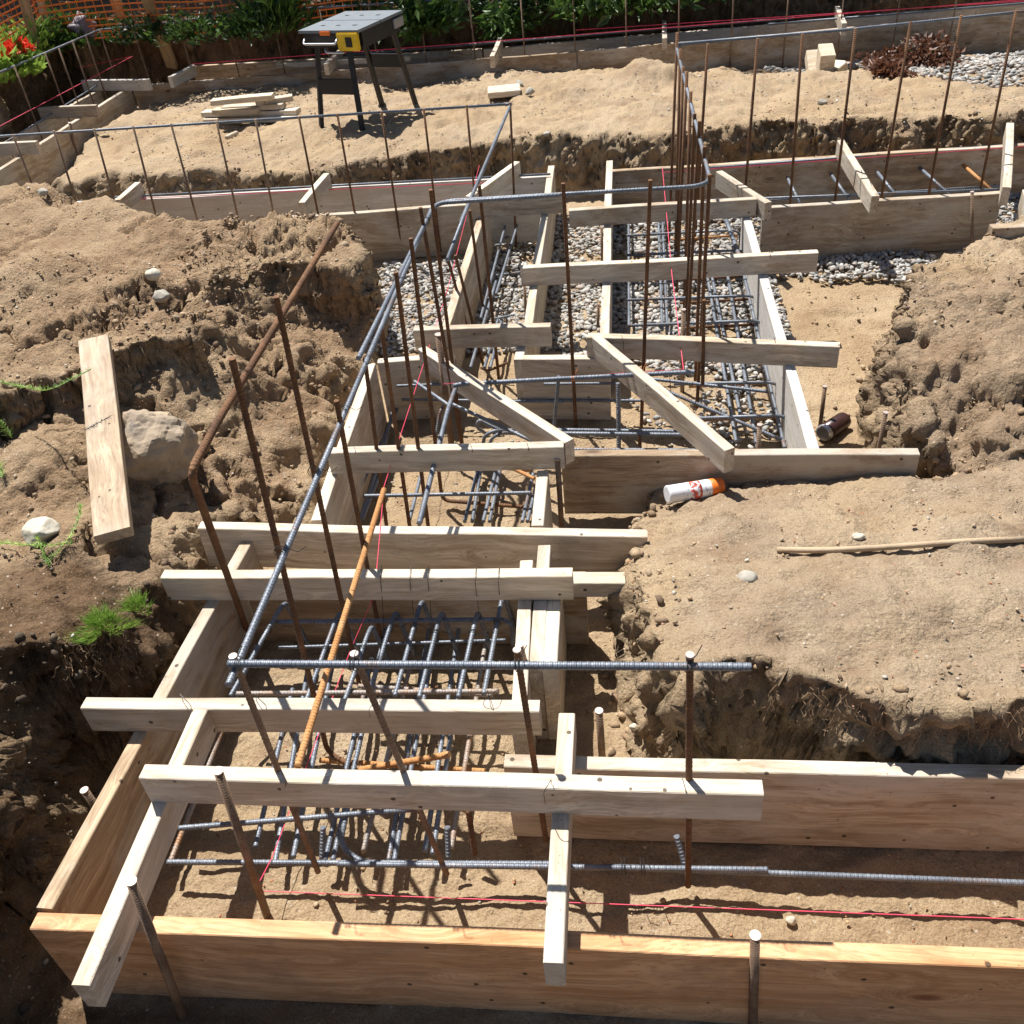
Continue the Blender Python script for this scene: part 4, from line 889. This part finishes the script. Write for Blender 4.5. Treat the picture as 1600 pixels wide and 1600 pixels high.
# scribbled marks of the printed label (small raised flecks of print)
bm = bmesh.new(); L_ = (gb-ga).length+0
for k in range(60):
    zz = random.uniform(.16, .72)*L_; a = random.uniform(0, 2*math.pi); wd = random.uniform(.0015, .006); hh = random.uniform(.0006, .0016); r2 = rr_*.986
    vs = [bm.verts.new((math.cos(a+s*wd/rr_)*r2, math.sin(a+s*wd/rr_)*r2, zz+t_*hh)) for s, t_ in ((-1,-1),(1,-1),(1,1),(-1,1))]; bm.faces.new(vs)
bmobj('print_marks', bm, BLUEL, sp)
dc = empty('dark_can', (0, 0, 0)); tag(dc, 'dark maroon spray can with silver rim lying behind the grey-white board', 'spray can')
g1 = G(1284,690); lay_can(dc, g1+Vector((0, 0, .034)), g1+Vector((.10, .10, .034)), .034, [('can_body', [(.12,.9),(.14,1),(.9,1),(.97,.9),(1,.6)], DARKCAN, None), ('rim', [(0,.78),(.02,.98),(.05,.9),(.08,1.02),(.13,.98)], SILV, None)])
g = G(168,850)
def lying(label, p0, p1, h, t, mat, name='plank', lift=.0, cat='plank', group=None, tilt=0):
    return plank(name, label, cat, p0, p1, h, t, mat, 1, group)
gA, gB_ = G(146,838), G(125,560)
print('plank', gA, gB_, 'can', ga, gb)
P0, P1_ = W(146,838,gA.z+.06), W(122,533,gB_.z+.055)
plank('plank', 'weathered plank lying on the heap beside the boulder', 'plank', P0, P1_, .038, .105, wood('old_plank_wood', (.50,.385,.26), (.30,.21,.135), (.14,.08,.04), cement=.3), -1)
gb_ = G(225,745); rock('boulder', 'large faceted boulder half sunk in the heap beside the plank', 'boulder', gb_+Vector((-.015, .10, .045)), (.165,.175,.15), ROCK, 5, 2.1, .5, 12)
g = G(60,845); rock('round_stone', 'rounded pale stone in the weeds at left', 'stone', g+Vector((0,.02,.015)), (.062,.05,.045), PALEROCK, 4, .2, .2, 4)
g = G(241,437); rock('small_stone', 'pale stone stuck in the heap, upper one of two', 'stone', g+Vector((0,0,.015)), (.04,.032,.03), PALEROCK, 3, .4, .3, 5)
g = G(253,467); rock('small_stone', 'grey stone stuck in the heap just below the pale one', 'stone', g+Vector((0,0,.01)), (.034,.04,.03), GREYROCK, 3, 1.4, .3, 6)
g = G(1165,912); rock('small_stone', 'greenish grey pointed stone on the sand shelf at right', 'stone', g+Vector((0,0,.012)), (.032,.026,.026), GREYROCK, 3, .2, .3, 7)
g = G(1340,842); rock('small_stone', 'small pinkish stone behind the long stick', 'stone', g+Vector((0,0,.006)), (.02,.013,.013), PALEROCK, 3, .2, .3, 8)
g = G(1235,1442); rock('small_stone', 'pale pebble lying in the near trench behind the orange board', 'stone', g+Vector((0,0,.007)), (.013,.011,.013), PALEROCK, 3, .2, .3, 9)
g = G(990,1140); rock('small_stone', 'small stone beside the stake behind the right form', 'stone', g+Vector((0,0,.0)), (.012,.011,.01), PALEROCK, 3, .2, .3, 10)
g = G(825,478); rock('round_stone', 'rounded grey-brown stone on the gravel beside the pale board', 'stone', W(824,478,.02), (.04,.034,.045), GREYROCK, 3, .3, .3, 11)
for k, (px, py, s, lab) in enumerate(((636,133,.045,'grey block of rock right of the folding table'), (828,147,.05,'grey elongated stone right of the white slab'), (812,135,.05,'brown stone just behind the white slab'), (1284,163,.035,'bluish crumpled scrap on the far mound at right'), (855,212,.03,'small clod at the lip of the far mound'), (75,287,.05,'stone at the left foot of the far mound'), (70,305,.035,'stone on the heap crest at far left'))):
    g = G(px, py); rock('small_stone', lab, 'stone', g+Vector((0,0,s*.3)), (s,s*.7,s*.6), GREYROCK, 3, k, .3, 20+k)
# stick on the sand shelf
pts = [G(1214,863)+Vector((0,0,.008)), G(1290,866)+Vector((0,0,.012)), G(1400,862)+Vector((0,0,.014)), G(1500,854)+Vector((0,0,.013)), G(1600,846)+Vector((0,0,.006))]
bar('stick', 'long bare stick lying on the sand shelf at right', 'stick', pts, .0085, simple('bare_stick_wood', (.42,.31,.20), .8, bump=.5), None, rad=.2)
# white slab, loose lumber
def block(name, label, cat, loc, size, rot, mat, rx=0, ry=0, group=None):
    bm = bmesh.new(); x, y, z = size; addbox(bm, -x/2, x/2, -y/2, y/2, -z/2, z/2, bev=.004); o = bmobj(name, bm, mat); o.location = loc; o.rotation_euler = (rx, ry, rot); return tag(o, label, cat, group)
block('paving_slab', 'flat whitish slab on the far mound behind the rod corner', 'slab', G(787,153)+Vector((0,.06,.03)), (.24,.17,.04), .1, WHITEW, .05)
SL = 'stack of short boards on the far mound'
g = G(385,182)
for k, (x0, y0, x1, y1, dz, mt) in enumerate(((316,186,462,183,.04,PALEY), (313,176,462,172,.078,WHITEW), (330,172,400,170,.11,PALEY), (345,168,440,163,.116,WHITEW), (398,158,456,150,.15,WHITEW), (328,158,424,149,.19,PALEY))):
    zb = g.z+dz; plank('loose_board', ['lowest board of the stack left of the folding table','second board up in the stack left of the folding table','short stub board in the middle of the stack left of the table','fourth board up in the stack left of the folding table','right-leaning board near the top of the stack left of the table','topmost board of the stack left of the folding table'][k], 'board', W(x0,y0,zb), W(x1,y1,zb), .036, .085, mt, 1, SL)
block('small_offcut', 'small white offcut lying in front of the board stack', 'offcut', G(363,215)+Vector((0,0,.015)), (.03,.13,.025), -.35, WHITEW)
for k, (px, py, sz, rot, rx, lab) in enumerate(((1270,106,(.09,.30,.09),.0,.5,'left one of the three pale offcuts at upper right'), (1290,94,(.11,.24,.16),-.05,.15,'middle, tallest of the three pale offcuts at upper right'), (1306,108,(.11,.20,.07),-.6,.1,'right, lowest of the three pale offcuts at upper right'))):
    block('timber_offcut', lab, 'offcut', W(px, py, (.11,.20,.10)[k]), sz, rot, PALEY, rx, 0, 'pale offcuts at upper right')
# half buried hose loop
pts = [G(862,112)+Vector((0,0,-.03)), G(866,104)+Vector((0,0,.06)), G(875,100)+Vector((0,0,.09)), G(890,100)+Vector((0,0,.07)), G(900,103)+Vector((0,0,.02))]
bar('pipe_loop', 'grey loop of pipe sticking out of the far mound', 'pipe', pts, .022, simple('grey_pipe', (.3,.26,.23), .7), None, rad=.1)
# ---------------------------------------------------------------- folding work table
fl, fr = W(505,201,.27), W(579,176,.27)
bx = empty('folding_work_table', (0, 0, 0)); tag(bx, 'grey and black folding work table with yellow corner on the far mound', 'work table')
c0, c1, c3 = W(467,48,.93), W(560,47,.93), W(536,16,.93); c2 = W(630,17,.93)
ctr = (c0+c1+c2+c3)/4; ux = (c1-c0); wT = ux.length; ux.normalize(); uy = Vector((-ux.y, ux.x, 0)); dT = ((c3-c0).dot(uy)+(c2-c1).dot(uy))/2
skew = ((c3-c0).dot(ux)+(c2-c1).dot(ux))/2
bx.location = (ctr.x, ctr.y, .26); bx.rotation_euler = (0, 0, math.atan2(ux.y, ux.x))
hT = .67; a, b_ = wT/2, dT/2
bm = bmesh.new()
# two top jaws with slots
def jaw(y0, y1):
    xs_ = [-a, -a*.62, -a*.48, -a*.1, a*.04, a*.45, a*.6, a]; ym = (y0+y1)/2; yy = [y0, ym-.012, ym+.012, y1]
    for i in range(7):
        for j in range(3):
            if i in (1, 3, 5) and j == 1: continue
            addbox(bm, xs_[i]+.0, xs_[i+1], yy[j], yy[j+1], hT-.018, hT)
jaw(-b_, -.006); jaw(.006, b_)
bmesh.ops.remove_doubles(bm, verts=bm.verts, dist=.0005)
bmobj('table_top', bm, TOPM, bx)
bm = bmesh.new(); addbox(bm, -a+.02, a-.02, -b_+.02, -b_+.05, hT-.11, hT-.02, bev=.004); addbox(bm, -a+.02, a-.02, b_-.05, b_-.02, hT-.11, hT-.02, bev=.004)
addbox(bm, -a+.02, -a+.05, -b_+.05, b_-.05, hT-.11, hT-.02); addbox(bm, a-.05, a-.005, -b_+.05, b_-.05, hT-.12, hT-.02)
bmobj('apron', bm, BLACKM, bx)
bm = bmesh.new(); addbox(bm, a-.17, a-.0, -b_-.012, -b_+.01, hT-.125, hT-.012, bev=.008); bmobj('yellow_corner', bm, YEL, bx)
bm = bmesh.new(); addbox(bm, a-.10, a-.05, -b_-.016, -b_-.011, hT-.10, hT-.04, bev=.002); bmobj('latch', bm, BLACKM, bx)
bm = bmesh.new(); addbox(bm, a-.005, a+.012, b_-.15, b_-.02, hT-.09, hT-.03, bev=.004); bmobj('clip', bm, SILV, bx)
bm = bmesh.new(); addbox(bm, -.06, .02, -b_-.012, -b_-.002, hT-.03, hT-.004, bev=.003); bmobj('orange_catch', bm, ORP, bx)
bar('handle', None, None, [Vector((-a*.8,-b_-.01,hT-.05)), Vector((-a*.8,-b_-.04,hT-.075)), Vector((a*.3,-b_-.04,hT-.075)), Vector((a*.3,-b_-.01,hT-.05))], .007, SILV, parent=bx)
bar('lower_bracket', None, None, [Vector((-a*.2,-b_-.0,hT-.11)), Vector((-a*.1,-b_-.03,hT-.13)), Vector((a*.5,-b_-.03,hT-.13))], .006, SILV, parent=bx)
def tleg(x0, y0, x1, y1):
    d = Vector((x1-x0, y1-y0, -(hT-.08))); P = Vector((x0, y0, hT-.08))
    bm = bmesh.new(); addbox(bm, -.019, .019, -.014, .014, 0, d.length, bev=.003); o = bmobj('leg', bm, BLACKM, bx); q = d.to_track_quat('Z', 'Y'); o.rotation_euler = q.to_euler(); o.location = P
    bm = bmesh.new(); addbox(bm, -.024, .024, -.024, .024, d.length-.03, d.length+.006, bev=.005); f = bmobj('foot', bm, BLACKM, o)
tleg(-a+.10, -b_+.05, -a+.04, -b_-.03); tleg(a-.12, -b_+.05, a-.08, -b_-.03); tleg(-a+.13, b_-.05, -a+.14, b_+.06); tleg(a-.08, b_-.05, a-.03, b_+.06)
bm = bmesh.new(); addbox(bm, -a+.07, a-.10, -b_-.004, -b_+.016, .27, .37, bev=.004); bmobj('cross_brace', bm, BLACKM, bx)
bm = bmesh.new(); addbox(bm, -a+.12, a-.06, b_-.01, b_+.01, .30, .39, bev=.004); bmobj('cross_brace', bm, BLACKM, bx)
# ---------------------------------------------------------------- plants
def leafclump(name, label, cat, loc, rad, n, mat, leaf=(.05,.02), up_=.5, seed=1, sq=.7, group=None, stems=True):
    rg = np.random.default_rng(seed); V = []; Fc = []
    for i in range(n):
        u = rg.normal(size=3); u /= np.linalg.norm(u); u[2] = abs(u[2])*.9-.1; rr = rad*rg.uniform(.35, 1)*(1+.35*math.sin(u[0]*5+seed)+.2*math.sin(u[1]*9)); c = Vector((u[0]*rr, u[1]*rr, max(.0, u[2]*rr*sq)+.02))
        d = Vector((u[0]+rg.normal()*.5, u[1]+rg.normal()*.5, up_+rg.normal()*.5)).normalized(); s = d.cross(Vector(rg.normal(size=3))).normalized(); L = leaf[0]*rg.uniform(.5, 1.3); w_ = leaf[1]*rg.uniform(.6, 1.2); nn_ = d.cross(s)
        k = len(V); V += [c, c+d*L*.45+s*w_+nn_*w_*.25, c+d*L-nn_*L*.18, c+d*L*.45-s*w_+nn_*w_*.25]; Fc += [(k, k+1, k+2), (k, k+2, k+3)]
    o = meshobj(name, V, Fc, mat); o.location = loc
    if stems:
        SV = []; SF = []
        for i in range(10):
            a_ = rg.uniform(0, 6.28); t_ = Vector((math.cos(a_)*rad*.6, math.sin(a_)*rad*.6, rad*sq*.8)); v, f, _, s_ = tube_arrays([Vector((0,0,-.03)), t_*.5+Vector((0,0,.03)), t_], max(.002, rad*.012), 4); k = len(SV); SV += v; SF += [tuple(q+k for q in ff) for ff in f]
        meshobj('stems', SV, SF, LEAFD, o)
    return tag(o, label, cat, group)
def sprig(label, path, seed=1, mat=None, dens=14, ln=.018):
    """feathery weed shoot: a thin stem with whorls of fine leaflets"""
    rg = np.random.default_rng(seed); P = fillet(path, .05, 5); o0 = P[0]; V, Fc, UV, s = tube_arrays([p-o0 for p in P], .0016, 5); V = list(V)
    o = meshobj('weed_shoot', V, Fc, LEAFL); o.location = o0; LV = []; LF = []
    for a_, b2 in zip(P[:-1], P[1:]):
        k = max(1, int((b2-a_).length/.0045))
        for i in range(k):
            c = a_.lerp(b2, i/k)-o0
            for j in range(dens//4):
                d = Vector(rg.normal(size=3)).normalized(); d.z = abs(d.z)*.8; L = ln*rg.uniform(.5, 1.5); sd = d.cross(Vector((0, 0, 1))).normalized()*.0011; q = len(LV); LV += [c-sd, c+sd, c+d*L]; LF.append((q, q+1, q+2))
    meshobj('leaflets', LV, LF, mat or LEAFL, o); return tag(o, label, 'weed', 'feathery green weeds on the heap')
sprig('feathery weed shoot reaching up across the plank', [G(-10,690)+Vector((0,0,.03)), G(20,652)+Vector((0,0,.09)), W(75,612,.70), W(142,577,.71)], 3)
sprig('upright weed shoot beside the round stone', [G(75,880), G(110,852)+Vector((0,0,.015)), G(133,825)+Vector((0,0,.04)), G(138,812)+Vector((0,0,.06))], 4)
sprig('low weed shoot below the round stone', [G(0,852)+Vector((0,0,.01)), G(40,860)+Vector((0,0,.02)), G(80,862)+Vector((0,0,.02)), G(120,857)+Vector((0,0,.02))], 5)
sprig('drooping weed shoot under the round stone', [G(62,845)+Vector((0,0,.03)), G(70,868)+Vector((0,0,.015)), G(80,890)+Vector((0,0,.01))], 6)
sprig('weed tuft at the left edge of the picture', [G(-20,665), G(5,672)+Vector((0,0,.03)), G(22,692)+Vector((0,0,.02))], 7, dens=26, ln=.025)
sprig('second weed tuft at the left edge, lower', [G(-12,720), G(6,740)+Vector((0,0,.03)), G(10,760)+Vector((0,0,.03))], 17, dens=20, ln=.022)
def tuft(label, px, py, r_, seed, n=900):
    g = G(px, py); rg = np.random.default_rng(seed); V = []; Fc = []
    for i in range(n):
        a_ = rg.uniform(0, 6.28); q = r_*math.sqrt(rg.uniform(0, 1))*(1+.45*math.sin(a_*3+seed)+.25*math.sin(a_*7)); c = Vector((math.cos(a_)*q, math.sin(a_)*q*.8, rg.uniform(-.005, .03)*(1.2-q/r_))); d = Vector((math.cos(a_)*q/r_*.9+rg.normal()*.35, math.sin(a_)*q/r_*.9+rg.normal()*.35-.2, 1.0)).normalized(); L = rg.uniform(.012, .032)+.035*rg.uniform(0,1)**4; sd = d.cross(Vector((rg.normal(), rg.normal(), .2))).normalized()*.0011
        k = len(V); V += [c-sd, c+sd, c+d*L+Vector((0,0,-L*.2))]; Fc.append((k, k+1, k+2))
    o = meshobj('weed_tuft', V, Fc, LEAFL); o.location = g+Vector((0,0,.01)); return tag(o, label, 'weed', 'feathery green weeds on the heap')
tuft('bright green feathery tuft on the dark bank edge, larger left one', 165, 985, .058, 8, 1300)
tuft('smaller green feathery tuft on the dark bank edge, right one', 215, 955, .036, 9, 520)
gv = 'bushes and weeds behind the far lane'
def LC(label, px, py, zg, rad, n, mat, **k): return leafclump(k.pop('name', 'leafy_bush'), label, 'bush', W(px, py, zg), rad, n, mat, group=gv, **k)
LC('sunlit yellow-green bush at the far upper left', 25, 90, .62, .36, 700, LEAFL, leaf=(.08,.028), seed=31)
LC('bright green low plants under the red flowers', 20, 118, .62, .26, 600, LEAFL, leaf=(.09,.035), seed=32)
LC('mid green bush right of the red flowers', 95, 74, .6, .36, 800, LEAF, leaf=(.08,.028), seed=33)
LC('dark bush before the orange fence, left', 140, 60, .6, .34, 600, LEAFD, leaf=(.075,.02), seed=34)
LC('dark bush between the wooden fence props', 235, 62, .6, .30, 350, LEAFD, leaf=(.075,.02), seed=35)
LC('dark weeds right of the wooden fence props', 310, 60, .6, .32, 420, LEAF, leaf=(.07,.018), seed=36)
LC('tangled weeds left of the table top', 390, 58, .58, .34, 450, LEAFD, leaf=(.07,.018), seed=37)
LC('grassy clump just left of the table top', 435, 50, .58, .30, 600, LEAF, leaf=(.16,.018), up_=1.0, seed=38, sq=1.)
LC('bush with lit leaves just right of the table top', 655, 45, .52, .34, 700, LEAF, leaf=(.13,.03), up_=.2, seed=39, sq=1.)
LC('small lit weed hanging over the far bank', 788, 45, .4, .24, 240, LEAF, leaf=(.14,.03), up_=-.1, seed=40, sq=1.)
LC('lit leafy bush over the far bank, left of centre', 925, 18, .50, .42, 480, LEAF, leaf=(.13,.032), up_=.1, seed=41, sq=.8)
LC('lit leafy bush over the far bank, right of centre', 1000, 10, .50, .38, 380, LEAF, leaf=(.13,.032), up_=.1, seed=42, sq=.8)
LC('low dark growth on the far bank at right', 1110, 0, .48, .4, 600, LEAFD, leaf=(.07,.018), seed=43)
LC('dark growth on the far bank behind the table', 560, 30, .55, .4, 700, LEAFD, leaf=(.07,.018), seed=44)
LC('dark growth on the far bank right of the table', 725, 22, .5, .4, 600, LEAFD, leaf=(.07,.018), seed=45)
LC('dark growth on the far bank left of the lit leafy bushes', 840, 15, .5, .36, 600, LEAFD, leaf=(.07,.018), seed=46)
fl_ = leafclump('red_flowers', 'mound of red flowers beside the left lane', 'flowers', W(16,90,.74), .15, 900, PETAL, leaf=(.05,.03), seed=50, sq=.6)
g = G(1438,108); leafclump('dry_leaves', 'dark dry branch of dead leaves on the far mound', 'dead leaves', g+Vector((.0,.05,.03)), .34, 1300, DRY, leaf=(.05,.02), up_=.1, seed=51, sq=.5)
g = G(1388,116); leafclump('dry_leaves', 'smaller reddish pile of dry leaves left of the dark one', 'dead leaves', g+Vector((0,0,.0)), .16, 160, DRY, leaf=(.08,.025), up_=.1, seed=52, sq=.25)
# hedge and trees beyond the fence (they shade the far bank)
def tree(name, label, x, y, h, rad, n, seed):
    rg = np.random.default_rng(seed); root = empty(name, (x, y, .7)); tag(root, label, 'tree', 'trees beyond the site fence')
    pts = [Vector((0,0,-.1)), Vector((.05,.02,h*.35)), Vector((-.04,.05,h*.75))]; SV, SF = [], []
    v, f, _, s_ = tube_arrays(pts, .12, 8); SV += v; SF += f
    for i in range(7):
        a_ = rg.uniform(0, 6.28); q = h*rg.uniform(.3, .6); v, f, _, s_ = tube_arrays([Vector((0,0,q)), Vector((math.cos(a_)*rad*.4, math.sin(a_)*rad*.4, q+.4)), Vector((math.cos(a_)*rad*.8, math.sin(a_)*rad*.8, q+.9))], .04, 6); k = len(SV); SV += v; SF += [tuple(t+k for t in ff) for ff in f]
    meshobj('trunk', SV, SF, simple('bark', (.14,.1,.07), .9), root)
    V = []; Fc = []; cl_ = [(rg.normal(size=3)*np.array([rad*.55, rad*.55, h*.2])+np.array([0,0,h*.62]), rad*rg.uniform(.3,.55)) for _ in range(16)]
    for i in range(n):
        c0_, r0_ = cl_[rg.integers(0, 16)]; u = rg.normal(size=3); u /= np.linalg.norm(u); c = Vector(c0_+u*r0_*rg.uniform(.6, 1.)); c.z = max(.25, c.z)
        d = Vector(rg.normal(size=3)).normalized(); s = d.cross(Vector(rg.normal(size=3))).normalized(); L = rg.uniform(.07, .14); k = len(V); V += [c, c+d*L*.5+s*L*.35, c+d*L, c+d*L*.5-s*L*.35]; Fc.append((k, k+1, k+2, k+3))
    meshobj('crown', V, Fc, LEAF, root)

for i, x in enumerate(np.arange(-9.2, 7.0, 1.45)):
    tree('shrubby_tree', '%s shrubby tree from the left beyond the site fence' % ORD[i], float(x), 11.75+.2*math.sin(i*2.), 3.9+.3*math.cos(i*3.), 1.3, 6500, 60+i)
# ---------------------------------------------------------------- orange mesh fence with wooden props
def fence(x0, y0, x1, y1, zg, hgt, nm):
    root = empty('mesh_fence', (x0, y0, zg)); tag(root, nm, 'fence')
    L = math.hypot(x1-x0, y1-y0); ux_, uy_ = (x1-x0)/L, (y1-y0)/L; V = []; Fc = []; cw_, ch_ = .075, .05; nx_ = int(L/cw_); nz_ = int(hgt/ch_)
    def q(u0, u1, z0, z1):
        def pt(u, z, o_=0): 
            sag = .035*math.sin(u*2.3)*math.sin(z*2.1+1)+.02*math.sin(u*7+z*3); return (ux_*u-uy_*(sag+o_), uy_*u+ux_*(sag+o_), z+.02*math.sin(u*3.))
        k = len(V); V.extend([pt(u0,z0),pt(u1,z0),pt(u1,z1),pt(u0,z1),pt(u0,z0,.002),pt(u1,z0,.002),pt(u1,z1,.002),pt(u0,z1,.002)]); Fc.extend([(k,k+1,k+2,k+3),(k+7,k+6,k+5,k+4),(k+3,k+2,k+6,k+7),(k,k+4,k+5,k+1)])
    for j in range(nz_+1):
        for i in range(nx_): q(i*cw_, (i+1)*cw_, j*ch_, j*ch_+.012)
    for i in range(nx_+1):
        for j in range(nz_): q(i*cw_, i*cw_+.007, j*ch_+.012, (j+1)*ch_)
    meshobj('mesh', V, Fc, ORP, root); return root
f0, f1, f2 = W(-160,190,.66), W(72,66,.66), W(660,14,.62)
fence(f0.x, f0.y, f1.x, f1.y, .64, 1.0, 'sunlit orange mesh fence at the far left corner')
fence(f1.x, f1.y, f2.x, f2.y, .62, 1.0, 'orange mesh fence in the shade behind the bushes')
PROPW = wood('prop_wood', (.62, .44, .25), (.42, .27, .14), (.2, .1, .05), dirt=.3, cement=.1)
def prop(label, B, T, s=.045):
    d = T-B; bm = bmesh.new(); addbox(bm, -s, s, -s*.45, s*.45, -.05, d.length, bev=.003)
    for v in bm.verts: v.co = Vector((v.co.z, v.co.y, -v.co.x))
    bmesh.ops.recalc_face_normals(bm, faces=bm.faces[:]); o = bmobj('fence_prop', bm, PROPW); o.location = B
    X_ = d.normalized(); Y_ = Vector((0, 1, 0)); Y_ = (Y_-X_*Y_.dot(X_)).normalized(); Z_ = X_.cross(Y_)
    o.matrix_world = Matrix(((X_.x, Y_.x, Z_.x, B.x), (X_.y, Y_.y, Z_.y, B.y), (X_.z, Y_.z, Z_.z, B.z), (0, 0, 0, 1))); tag(o, label, 'timber prop', 'timber props of the mesh fence')
b_ = W(58, 82, .64); prop('leftmost timber prop of the mesh fence', b_, WY(30, -30, b_.y+.05), .04)
b_ = W(73, 40, .68); prop('short timber prop behind the dark bushes', b_, WY(58, -20, b_.y), .035)
prop('timber prop of the mesh fence, third from the left', WY(206, 58, 9.2), WY(170, -25, 8.9), .045)
prop('rightmost timber prop, reaching down to the far lane', WY(267, 98, 9.2), WY(222, -22, 8.75), .05)
g = W(130,40,.75)
rock('white_bag', 'crumpled pale bag among the dark bushes by the fence', 'bag', g, (.12,.09,.11), simple('pale_bag', (.17,.135,.15), .6), 4, .4, 1.2, 71)
print('OBJECTS', len(S.objects))
